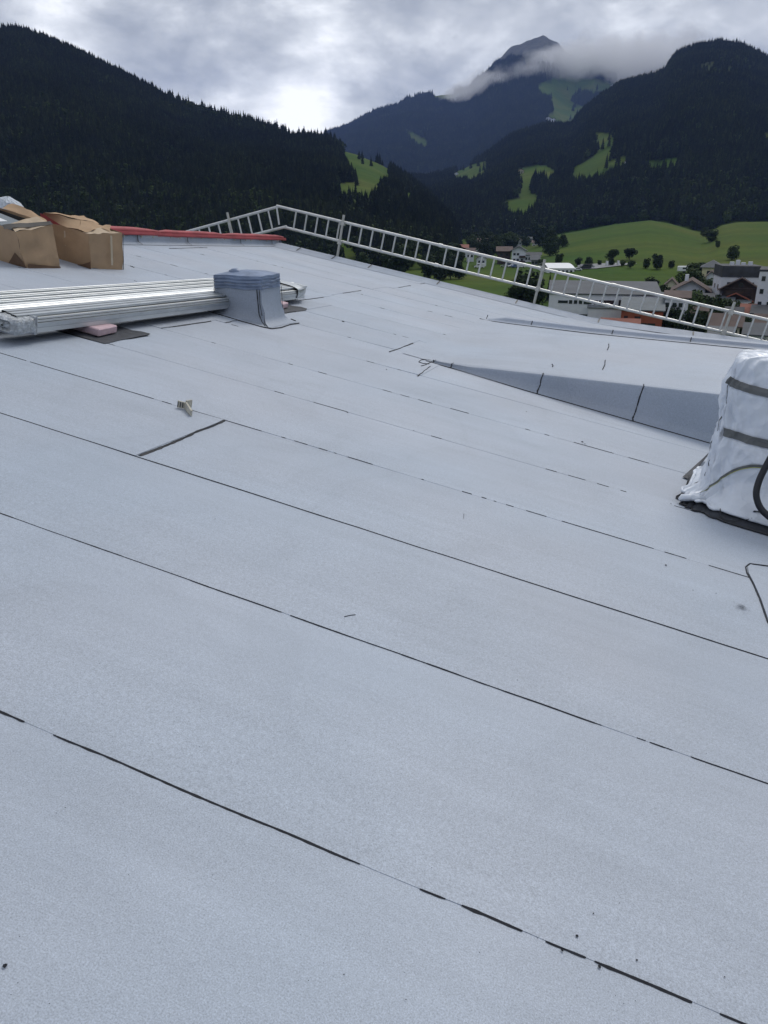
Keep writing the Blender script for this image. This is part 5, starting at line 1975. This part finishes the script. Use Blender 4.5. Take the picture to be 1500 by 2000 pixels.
# round-nosed gutter profile
sec = [(.034 * math.cos(a_) * 1.2, .034 + .034 * math.sin(a_)) for a_ in np.linspace(-.9, math.pi + .7, 12)]
profile('shiny round-nosed profile lying behind the front stack', sec, yA - .9, yB + .25, -4.27, .128, M_STEEL, dx=.03)
profile('second round-nosed profile behind the shiny one', sec, yA - 1.0, yB + .2, -4.355, .118, M_STEELD, dx=.03)
for i in range(7):
    w_ = .056
    profile(['flat tray profile nearest the round-nosed ones', 'second flat tray profile of the rear stack', 'third flat tray profile of the rear stack', 'fourth flat tray profile of the rear stack',
             'fifth flat tray profile of the rear stack', 'sixth flat tray profile of the rear stack', 'rearmost flat tray profile'][i],
            [(0, .10), (0, .128), (.004, .131), (.012, .128), (.014, .118), (w_ - .014, .118), (w_ - .012, .124), (w_ - .002, .125), (w_, .02), (0, .02)][::-1], yA - 1.05 - .02 * i, yB + .30 - .07 * (i % 3) + .05 * i, -4.46 - .060 * i, .032 + .004 * (i % 2), M_STEELD if i % 2 else M_STEEL, dx=.02)
# plastic wrap round the near end of the front stack
wb = (-4.06, yA, .05)
t = thing('plastic_wrap', 'crumpled clear plastic wrap around the near end of the front profile stack', 'plastic wrap', wb, roof=True)
rows = []
for i in range(9):
    y = yA - .03 + .19 * i / 8
    ring = []
    m_ = 28
    for k in range(m_):
        a_ = 2 * math.pi * k / m_
        c_, s_ = math.cos(a_), math.sin(a_)
        sx = math.copysign(abs(c_) ** .35, c_) * .112
        sz = math.copysign(abs(s_) ** .35, s_) * .061
        rr = 1 + .05 * nz(k * .9, i * .8) + (.03 * nz(k * 2.1, i * 2.0))
        if i == 0:
            rr *= .93
        ring.append((-4.055 + sx * rr, y + .01 * nz(k, i), .134 + sz * rr))
    rows.append(ring)
mb = MB()
mb.grid(rows, close=True)
# crumpled end
end = rows[0]
for lev in range(1, 4):
    nxt = [tuple(Vector(p).lerp(Vector((-4.055, yA - .03, .134)), lev * .3) + Vector((0, -.012 * nz(k * 1.3, lev * 3) - .02 * (lev % 2), 0))) for k, p in enumerate(rows[0])]
    mb.grid([end, nxt], close=True)
    end = nxt
mb.build('film', M_WRAP, t, base=wb)
for z_ in (.15, .163):
    mb = MB()
    mb.box(-4.172, yA + z_, .070, -3.945, yA + z_ + .008, .202)
    mb.build('tie', M_WRAP, t, base=wb)
# far wrapped end
t = thing('plastic_wrap', 'milky plastic film over the far ends of the profiles, beyond the vent curb', 'plastic wrap', (-4.1, 9.5, .06), roof=True)
rows = []
for i in range(7):
    y = 9.35 + .50 * i / 6
    k_ = 1 - .35 * (i / 6) ** 2
    ring = []
    for k in range(24):
        a_ = 2 * math.pi * k / 24
        c_, s_ = math.cos(a_), math.sin(a_)
        ring.append((-4.22 + math.copysign(abs(c_) ** .5, c_) * .30 * k_ * (1 + .05 * nz(k, i)), y + .02 * nz(k * .7, 2), .135 + math.copysign(abs(s_) ** .5, s_) * .085 * k_ * (1 + .07 * nz(k, i * 1.3))))
    rows.append(ring)
mb = MB()
mb.grid(rows, close=True)
mb.poly(rows[-1])
mb.build('film', M_STEELD, t, base=(-4.1, 9.5, .06), smooth=True)

# foam blocks and felt offcuts under the profiles
for (y, lab, lab2, xo) in [(5.42, 'pink foam block under the near end of the profiles', 'black felt offcut with a curled edge under the near foam block', 0), (8.75, 'pink foam block under the far end of the profiles behind the vent curb', 'black felt offcut under the far foam block', .05)]:
    b0 = (-4.2, y + .15, .01)
    t = thing('foam_block', lab, 'foam block', b0, roof=True, group='foam blocks under the profiles')
    mb = MB()
    mb.hexa([(-4.75, y - .12, .012), (-3.86 + xo, y - .12, .012), (-3.89 + xo, y + .16, .012), (-4.75, y + .14, .012), (-4.75, y - .12, .074), (-3.86 + xo, y - .12, .074), (-3.89 + xo, y + .16, .074), (-4.75, y + .14, .074)])
    mb.build('block', M_PINK, t, base=b0, bevel=.008)
    t = thing('felt_offcut', lab2, 'felt offcut', b0, roof=True, group='felt offcuts under the profiles')
    mb = MB()
    rows = []
    for i in range(13):
        f = i / 12
        rows.append([(-4.8 + (1.06 + xo + .03 * nz(f * 3, y)) * g_, y - .26 + .66 * f + .05 * nz(g_ * 2, y * 3) + .06 * (1 - f) * (g_ - .5), .006 + .012 * max(0, nz(f * 3, g_ * 3 + y)) + (.012 if f > .95 and g_ > .9 else 0)) for g_ in np.linspace(0, 1, 13)])
    mb.grid(rows)
    mb.grid([[(x, y_, z_ - .006) for x, y_, z_ in r] for r in rows][::-1])
    mb.build('sheet', M_DARKFELT, t, base=b0)
mb = MB()
# small dropped bracket
bb = tuple(A(365, 803))
t = thing('bracket', 'small sandy Y-shaped metal bracket dropped on the felt', 'bracket', bb, roof=True)


def strip(p, q, h0, h1, th, name):
    m_ = MB()
    p, q = Vector(p), Vector(q)
    s = Vector((0, 0, 1)).cross(q - p).normalized() * th / 2
    m_.hexa([p - s, q - s, q + s, p + s, p - s + Vector((0, 0, h0)), q - s + Vector((0, 0, h1)), q + s + Vector((0, 0, h1)), p + s + Vector((0, 0, h0))])
    m_.build(name, M_BRKT, t, base=bb)


pa_, pb_, pc_, pd_ = A(346, 797), A(362, 800), A(373, 797), A(373, 814)
up1 = np.array([0, 0, .006])
strip(pa_ + up1, pb_ + up1, .045, .04, .012, 'arm')
strip(pb_ + up1, pd_ + up1, .045, .035, .012, 'arm')
strip(pb_ + up1, pc_ + up1, .055, .05, .01, 'arm')
for i in range(3):
    q = pa_ * (1 - .3 * i - .1) + pb_ * (.3 * i + .1)
    m_ = MB()
    m_.box(q[0] - .002, q[1] - .009, .012, q[0] + .003, q[1] - .0065, .045)
    m_.build('slot', M_DARKFELT, t, base=bb)


# ---- cardboard boxes
def crumple(faces, n, amp, mats_, name, t, base, seed, mi=0):
    mb = MB()
    for f in faces:
        a_, b_, c_, d_ = [Vector(p) for p in f]
        nr = (b_ - a_).cross(d_ - a_).normalized()
        rows = []
        for i in range(n + 1):
            v = i / n
            row = []
            for j in range(n + 1):
                u_ = j / n
                p = a_.lerp(b_, u_).lerp(d_.lerp(c_, u_), v)
                w_ = amp * (nz(p.x * 5 + seed, p.y * 5, p.z * 5) * 1.0 + .7 * nz(p.x * 13, p.y * 13 + seed, p.z * 13))
                ed = 1.0
                row.append(p + Vector((nz(p.x * 6, p.y * 6, p.z * 6 + 5), nz(p.x * 6, p.y * 6 + 9, p.z * 6), nz(p.x * 6 + 3, p.y * 6, p.z * 6))) * amp + nr * w_ * .6)
            rows.append(row)
        mb.grid(rows, mi=mi)
    return mb.build(name, mats_, t, base=base, smooth=True)


# right box: long crushed carton, its flap folded over
K1 = (-6.35, 8.1, 0)
t = thing('cardboard_box', 'crushed brown cardboard box with its lid bulging up, right one beside the red cover', 'cardboard box', K1, roof=True, group='cardboard boxes at the ridge')
f0, f1, f2, f3 = (-6.95, 8.30, 0), (-6.09, 8.14, 0), (-5.99, 8.62, 0), (-6.85, 8.80, 0)
t0, t1, t2, t3 = (-6.93, 8.22, .42), (-6.12, 8.10, .395), (-6.03, 8.62, .44), (-6.88, 8.78, .46)
tm = (-6.30, 8.14, .41)
crumple([(f0, f1, t1, t0), (f1, f2, t2, t1), (f2, f3, t3, t2), (f3, f0, t0, t3)], 14, .018, [M_CARD], 'carton', t, K1, 1)
pk, pm, pr_ = (-6.74, 8.10, .515), (-6.62, 8.66, .52), (-6.36, 8.62, .465)
crumple([(t0, tm, (-6.42, 8.36, .49), pk)], 8, .022, [M_CARD], 'flap', t, K1, 3)
crumple([(pk, (-6.42, 8.36, .49), pr_, pm)], 8, .022, [M_CARD], 'flap', t, K1, 4)
crumple([(tm, (-6.22, 8.16, .40), (-6.26, 8.52, .44), (-6.42, 8.36, .49)), ((-6.42, 8.36, .49), (-6.26, 8.52, .44), (-6.26, 8.7, .44), pr_)], 6, .022, [M_CARD], 'flap', t, K1, 5)
crumple([((-6.24, 8.12, .395), t1, t2, (-6.27, 8.6, .44))], 7, .03, [M_CARDL], 'flap', t, K1, 6)
crumple([((-6.30, 8.5, .44), (-6.12, 8.5, .44), (-6.20, 8.62, .50), (-6.3, 8.66, .48))], 4, .01, [M_CARD], 'flap', t, K1, 16)
crumple([(pk, pm, (-6.9, 8.78, .40), (-6.95, 8.25, .38))], 6, .01, [M_CARDIN], 'lid_underside', t, K1, 26)
crumple([((-6.80, 8.12, .40), (-6.50, 8.09, .415), (-6.70, 8.06, .49), (-6.76, 8.05, .50))], 4, .006, [M_RED], 'red_print', t, K1, 7)
crumple([((-5.985, 8.62, .0), (-6.0, 8.66, 0), (-6.04, 8.66, .43), (-6.02, 8.62, .44))], 4, .006, [M_CARDIN], 'dark_side', t, K1, 8)  # near-black strip down the right rear corner
M_TAPEB = mat('pale_parcel_tape', (0.55, 0.46, 0.34), rough=0.45)
for (p_, q_, w_) in (((-6.05, 8.40, .40), (-6.01, 8.40, .06), .030), ((-6.50, 8.19, .36), (-6.50, 8.215, .16), .024)):
    a_, b_ = Vector(p_), Vector(q_)
    n_ = Vector((1, -.2, 0)) if p_[0] > -6.2 else Vector((-.2, -1, 0))
    n_.normalize()
    sd2 = (b_ - a_).cross(n_).normalized() * w_ / 2
    mb = MB()
    mb.grid([[a_.lerp(b_, k / 8) - sd2 + n_ * (.026 + .004 * nz(k * .8, 4)), a_.lerp(b_, k / 8) + sd2 + n_ * (.026 + .004 * nz(k * .8, 4))] for k in range(9)])
    mb.build('tape', M_TAPEB, t, base=K1)
# foot corner in a darker brown
crumple([((-6.30, 8.145, .004), (-6.06, 8.095, .004), (-6.07, 8.09, .085), (-6.2, 8.12, .03))], 4, .004, [M_CARDD], 'dark_foot', t, K1, 9)

# left box: open carton with things inside
K2 = (-6.5, 7.1, 0)
t = thing('cardboard_box', 'open brown cardboard box with torn dark-edged flap, left one at the picture edge', 'cardboard box', K2, roof=True, group='cardboard boxes at the ridge')
f0, f1, f2, f3 = (-7.05, 7.27, 0), (-6.21, 7.19, 0), (-6.17, 7.69, 0), (-7.0, 7.76, 0)
t0, t1, t2, t3 = (-7.05, 7.18, .46), (-6.25, 7.10, .36), (-6.22, 7.60, .465), (-7.02, 7.72, .49)
crumple([(f0, f1, t1, t0), (f1, f2, t2, t1), (f2, f3, t3, t2), (f3, f0, t0, t3)], 14, .016, [M_CARD], 'carton', t, K2, 11)
crumple([((-7.0, 7.25, .12), (-7.0, 7.68, .12), (-6.98, 7.66, .47), (-7.0, 7.25, .45)), ((-7.0, 7.66, .1), (-6.26, 7.60, .1), (-6.27, 7.57, .45), (-7.0, 7.66, .47))], 5, .01, [M_CARDIN], 'inner_face', t, K2, 12)  # inside faces of the carton in near-black
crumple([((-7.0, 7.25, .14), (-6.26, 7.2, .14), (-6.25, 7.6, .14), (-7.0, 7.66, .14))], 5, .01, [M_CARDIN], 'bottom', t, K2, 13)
crumple([(t1, t2, (-6.42, 7.58, .50), (-6.46, 7.2, .40))], 8, .026, [M_CARDL], 'flap', t, K2, 14)
crumple([((-6.36, 7.04, .375), (-6.20, 7.60, .475), (-6.24, 7.6, .50), (-6.42, 7.08, .405))], 8, .014, [M_CARDIN], 'flap_edge', t, K2, 15)
crumple([(t3, t2, (-6.45, 7.72, .50), (-7.0, 7.86, .56))], 8, .03, [M_CARD], 'flap', t, K2, 16)
crumple([(t0, t3, (-7.2, 7.7, .60), (-7.2, 7.2, .60))], 8, .03, [M_CARDD], 'flap', t, K2, 17)
crumple([((-6.45, 7.205, .004), (-6.185, 7.18, .004), (-6.19, 7.165, .03), (-6.34, 7.175, .14))], 3, .004, [M_CARDD], 'dark_patch', t, K2, 19)  # darker brown piece low on the front corner
crumple([((-6.185, 7.2, .004), (-6.15, 7.68, .004), (-6.155, 7.68, .02), (-6.19, 7.2, .05))], 4, .004, [M_CARDD], 'dark_foot', t, K2, 20)  # darker brown strip along the bottom edge
# grey carton contents
b0 = (-6.7, 7.35, .30)
t = thing('grey_case', 'flat grey case with a white label lying in the open cardboard box', 'case', b0, roof=True)
mb = MB()
mb.hexa([(-6.98, 7.25, .26), (-6.42, 7.22, .26), (-6.40, 7.56, .26), (-6.96, 7.62, .26), (-6.98, 7.25, .41), (-6.42, 7.22, .365), (-6.40, 7.56, .40), (-6.96, 7.62, .45)])
mb.build('body', mat('grey_case', (.17, .20, .225), rough=.5), t, base=b0, bevel=.012)
mb = MB()
mb.hexa([(-6.80, 7.32, .404), (-6.66, 7.31, .393), (-6.66, 7.42, .40), (-6.80, 7.44, .413), (-6.80, 7.32, .412), (-6.66, 7.31, .401), (-6.66, 7.42, .408), (-6.80, 7.44, .421)])
mb.build('label', M_TENT, t, base=b0)
# white bag behind
b0 = (-7.12, 7.98, .0)
t = thing('plastic_bag', 'white translucent plastic bag standing up behind the open cardboard box', 'bag', b0, roof=True)
rows = []
for i in range(16):
    f = i / 15
    ring = []
    for k in range(26):
        a_ = 2 * math.pi * k / 26
        r_ = (.21 * (1 - f ** 4) ** .5 + .03) * (1 + .14 * nz(k * .7, f * 2.5) + .08 * nz(k * 1.7, f * 6))
        ring.append((-7.14 + r_ * math.cos(a_), 7.96 + r_ * .8 * math.sin(a_), .0 + .60 * f + .03 * nz(k * .5, f * 3)))
    rows.append(ring)
mb = MB()
mb.grid(rows, close=True)
mb.poly(rows[-1])
mb.build('film', M_WHITEBAG, t, base=b0, smooth=True)

# ---- the unit wrapped in white sheeting at the right
UB = (1.35, 5.8, 0)
un = thing('wrapped_unit', 'roof unit wrapped in white plastic sheeting tied with grey straps, at the right edge', 'wrapped unit', UB, roof=True)
# section half sizes by height: (z, x0, x1, y0, y1)
SEC = [(.045, .70, 2.05, 5.27, 6.4), (.09, .755, 2.02, 5.31, 6.35), (.15, .80, 1.98, 5.36, 6.3), (.24, .825, 1.95, 5.40, 6.25), (.42, .84, 1.92, 5.42, 6.2), (.60, .84, 1.9, 5.44, 6.18), (.75, .80, 1.88, 5.42, 6.16),
       (.83, .775, 1.86, 5.41, 6.15), (.90, .79, 1.86, 5.42, 6.14), (.97, .79, 1.84, 5.42, 6.12), (1.0, .81, 1.80, 5.44, 6.10), (1.02, .87, 1.75, 5.50, 6.05), (1.045, 1.0, 1.68, 5.6, 6.0), (1.07, 1.2, 1.55, 5.72, 5.86)]
sz_ = [s[0] for s in SEC]


def unit_pt(u, z, off=0.0):
    """u 0..1 round the section (front-left corner near u=0.0)"""
    v = [float(np.interp(z, sz_, [s[c] for s in SEC])) for c in range(1, 5)]
    hx, hy = (v[1] - v[0]) / 2, (v[3] - v[2]) / 2
    cx_, cy_ = (v[0] + v[1]) / 2, (v[2] + v[3]) / 2
    a_ = 2 * math.pi * u + math.pi * 1.25
    c_, s_ = math.cos(a_), math.sin(a_)
    e = .30
    x = cx_ + math.copysign(abs(c_) ** e, c_) * hx
    y = cy_ + math.copysign(abs(s_) ** e, s_) * hy
    nx, ny = c_, s_
    s1 = u * 9.0
    # vertical and diagonal folds, strongest near the hem and the top
    fold = .010 * nz(s1 * 2.2, z * 2.2) + .011 * (1 - abs(nz(s1 * 2.4 + z * 3.2, z * 1.8)) * 5) + .009 * (1 - abs(nz(s1 * 2.1 - z * 4.0, z * 2.5 + 7)) * 5) + .007 * nz(s1 * 9 + z * 4, z * 9)
    # sheeting pulled tight between creases: flat facets meeting in sharp ridges
    q = Vector((s1 * .95 + z * 1.6 + .5 * nz(s1, z * 2), z * 2.6 - s1 * .35, 1.3))
    v1 = mn.voronoi(q)[0]
    v2 = mn.voronoi(q * 2.3)[0]
    fold += .050 * (min(v1[1] - v1[0], .55) - .25) + .020 * (min(v2[1] - v2[0], .5) - .2)
    k = 1 + .6 * max(0, .30 - z) / .30
    # pulled in under the straps
    for zs in (.86, .52):
        fold -= .010 * math.exp(-((z - zs) / .035) ** 2)
    if z < .14:
        fold += .016 * nz(s1 * 4.0, 7) + .010 * nz(s1 * 11.0, 4)
    x += .20 * (y - 5.3) + .012 - .085 * min(1, max(0, (z - .12) / .3))
    return Vector((x + nx * (fold * k + off), y + ny * (fold * k + off), z + (.022 * nz(s1 * 3.3, 2) if z < .1 else 0) + (.03 * nz(s1 * 1.2, 5) if z > .95 else 0)))


mb = MB()
zl = list(np.linspace(.055, .95, 64)) + list(np.linspace(.965, 1.12, 14))
NU = 260
rows = [[unit_pt(j / NU, z) for j in range(NU)] for z in zl]
mb.grid(rows, close=True)
mb.poly(rows[-1])
mb.build('sheeting', M_TARP, un, base=UB, smooth=True)
# rolled hem
mb = MB()
mb.tube([unit_pt(j / 140, .055, .008) for j in range(141)], [.011 * (1 + .5 * nz(j * .6, 2)) for j in range(141)], n=7)
mb.build('hem', M_TARP, un, base=UB, smooth=True)
# blunt gathered corner of the hem
cp = unit_pt(0.0, .055)
mb = MB()
mb.tube([cp + Vector((.10, .02, .02)), cp + Vector((.02, .0, .01)), cp + Vector((-.045, .0, -.012)), cp + Vector((-.06, .0, -.03))], [.015, .026, .026, .010], n=9)
mb.build('hem_corner', M_TARP, un, base=UB, smooth=True)


def strap(zf, wd, u0, u1, m_, off=.009, name='strap'):
    mb = MB()
    n = 90
    rows = []
    for i in range(n + 1):
        u = u0 + (u1 - u0) * i / n
        z = zf(i / n)
        rows.append([unit_pt(u, z - wd / 2, off), unit_pt(u, z, off + .003), unit_pt(u, z + wd / 2, off)])
    mb.grid(rows)
    mb.build(name, m_, un, base=UB)


strap(lambda f: .85 - .02 * math.sin(f * 3), .05, -.03, .30, M_TAPE)
strap(lambda f: .52 - .015 * f, .052, .0, .30, M_TAPE)
strap(lambda f: .12 + .42 * f, .022, .0, .20, M_TAPE)
strap(lambda f: .108 + .42 * f, .006, -.002, .20, M_YEL, .010)
strap(lambda f: .845 - .48 * f, .045, -.015, -.06, M_TAPE)
strap(lambda f: .30 - .18 * f, .03, -.03, -.10, M_DARKFELT)
strap(lambda f: .10 + .22 * f, .008, .12, .19, M_DARKFELT)
# dark felt skirt below the sheeting
mb = MB()
rows = []
for (z_, o_) in ((.075, -.04), (.05, -.02), (.012, .02), (.0075, .035)):
    rows.append([(lambda p: (p.x, p.y - (max(0, o_ + .02) if p.y < 5.6 else 0), z_))(unit_pt(j / 80, .06, o_ + .012 * nz(j * .25, 3))) for j in range(80)])
mb.grid(rows[::-1], close=True)
mb.build('felt_skirt', M_DARKFELT, un, base=UB)
mb = MB()
ring = [unit_pt(j / 160, .06, .038 + .014 * nz(j * .125, 3)) for j in range(161)]
mb.tube([(p.x, p.y - (.055 if p.y < 5.6 else 0), .010) for p in ring], [.006 * (1 + .5 * nz(j * .9, 1)) for j in range(161)], n=5)
mb.build('skirt_bead', M_BIT, un, base=UB)
line3('skirt_lap', [(.98, 5.25, .06), (.99, 5.215, .02), (1.03, 5.185, .012), (1.12, 5.20, .03), (1.18, 5.235, .06)], .008, un, UB, nrm=(0, -.3, 1))
# sharp stray pieces at the rear left of the hem
mb = MB()
p = A(1332, 934)
q = A(1372, 900)
mb.poly([(p[0], p[1], .012), (p[0] + .05, p[1] - .02, .012), (q[0] + .02, q[1] - .02, .05), (q[0] + .03, q[1] + .04, .075), (q[0], q[1], .03)])
mb.build('loose_felt', M_DARKFELT, un, base=UB)
# loose strap hanging down the left flank
mb = MB()
sp0, sp1 = [np.array(ray(x, y)) for x, y in ((1436, 752), (1391, 862))]
q0, q1 = [w2r(C0 + r_ * (5.62 / (r_ @ RY))) for r_ in (sp0, sp1)]
mb.hexa([q1, q1 + [.05, 0, 0], q1 + [.05, .006, 0], q1 + [0, .006, 0], q0, q0 + [.022, 0, 0], q0 + [.022, .006, 0], q0 + [0, .006, 0]])
mb.build('strap', M_TAPE, un, base=UB)
# the black hose hanging in front of it
hb = (1.42, 5.2, .3)
t = thing('hose', 'thick black hose looping in front of the wrapped unit', 'hose', hb, roof=True)


def VP(x, y, Y):
    r = ray(x, y)
    q = r * (Y / (r @ RY))
    return (q @ RX, Y, q @ RZ + H)


hp = [VP(x, y, Y) for x, y, Y in [(1545, 835, 5.26), (1519, 870, 5.26), (1499, 905, 5.25), (1483, 938, 5.23), (1477, 965, 5.21), (1483, 988, 5.20), (1497, 1005, 5.19), (1515, 1016, 5.18), (1550, 1022, 5.2)]]
# smooth it
sp = []
for i in range(len(hp) - 1):
    p0, p1, p2, p3 = [Vector(hp[max(0, min(len(hp) - 1, i + o))]) for o in (-1, 0, 1, 2)]
    for s in range(6):
        f = s / 6
        sp.append(.5 * ((2 * p1) + (p2 - p0) * f + (2 * p0 - 5 * p1 + 4 * p2 - p3) * f * f + (3 * p1 - p0 - 3 * p2 + p3) * f ** 3))
mb = MB()
mb.tube(sp, .021, n=12)
mb.build('tube', M_HOSE, t, base=hb, smooth=True)

# ------------------------------------------------------------------ cloud round the summit
def vol_mat(name, density, col, noisy=True):
    m = bpy.data.materials.new(name)
    m.use_nodes = True
    nt = m.node_tree
    nt.nodes.clear()
    out = nt.nodes.new('ShaderNodeOutputMaterial')
    pv = nt.nodes.new('ShaderNodeVolumePrincipled')
    pv.inputs['Color'].default_value = (*col, 1)
    pv.inputs['Density'].default_value = density
    pv.inputs['Anisotropy'].default_value = 0.0
    nt.links.new(pv.outputs[0], out.inputs['Volume'])
    return m, nt, pv


def at_dist(px, py, r):
    d = ray(px, py)
    return C0 + d / math.hypot(d[0], d[1]) * r


BLOBS = [(925, 186, 4850, 190, 60), (985, 170, 4750, 250, 72), (1045, 156, 4700, 260, 84), (1108, 136, 4700, 260, 105), (1170, 122, 4700, 280, 120), (1235, 118, 4750, 280, 115),
         (1300, 112, 4850, 280, 105)]
cm_, cnt, cpv = vol_mat('cloud_vapour', 0.0, (0.995, 0.997, 1.0))
cgeo = cnt.nodes.new('ShaderNodeNewGeometry').outputs['Position']
acc = None
for (px, py, r, rh, rv) in BLOBS:
    c = at_dist(px, py, r)
    vs = cnt.nodes.new('ShaderNodeVectorMath')
    vs.operation = 'SUBTRACT'
    cnt.links.new(cgeo, vs.inputs[0])
    vs.inputs[1].default_value = tuple(c)
    vd = cnt.nodes.new('ShaderNodeVectorMath')
    vd.operation = 'DIVIDE'
    cnt.links.new(vs.outputs[0], vd.inputs[0])
    vd.inputs[1].default_value = (rh, rh * 1.3, rv)
    vl = cnt.nodes.new('ShaderNodeVectorMath')
    vl.operation = 'LENGTH'
    cnt.links.new(vd.outputs[0], vl.inputs[0])
    f = math_(cnt, 'SUBTRACT', 1.0, vl.outputs['Value'])
    acc = f if acc is None else math_(cnt, 'MAXIMUM', acc, f)
cn = cnt.nodes.new('ShaderNodeTexNoise')
cn.inputs['Scale'].default_value = 0.0068
cn.inputs['Detail'].default_value = 6
cn.inputs['Roughness'].default_value = 0.6
cnt.links.new(cgeo, cn.inputs['Vector'])
sh = math_(cnt, 'ADD', acc, math_(cnt, 'MULTIPLY', math_(cnt, 'SUBTRACT', cn.outputs[0], 0.5), 2.1))
dn = math_(cnt, 'MULTIPLY', math_(cnt, 'MULTIPLY', sh, 2.6, clamp=True), 0.0065)
cnt.links.new(dn, cpv.inputs['Density'])
try:
    cm_.cycles.volume_step_rate = 0.2
except Exception:
    pass
cs = np.array([at_dist(b[0], b[1], b[2]) for b in BLOBS])
lo, hi = cs.min(0) - [480, 560, 330], cs.max(0) + [560, 560, 330]
mb = MB()
mb.box(*lo, *hi)
tag(mb.build('cloud', cm_), 'low cloud bank wrapped round the mountain summit', kind='stuff')

# haze: one closed box of thin bluish air round everything
hz, _, _ = vol_mat('valley_haze', 0.000058, (0.34, 0.50, 1.0))
mb = MB()
mb.box(-9900, -9900, -6.0, 9900, 9900, max(1500, hi[2] + 40))
tag(mb.build('haze', hz), 'thin bluish haze filling the valley', kind='stuff')
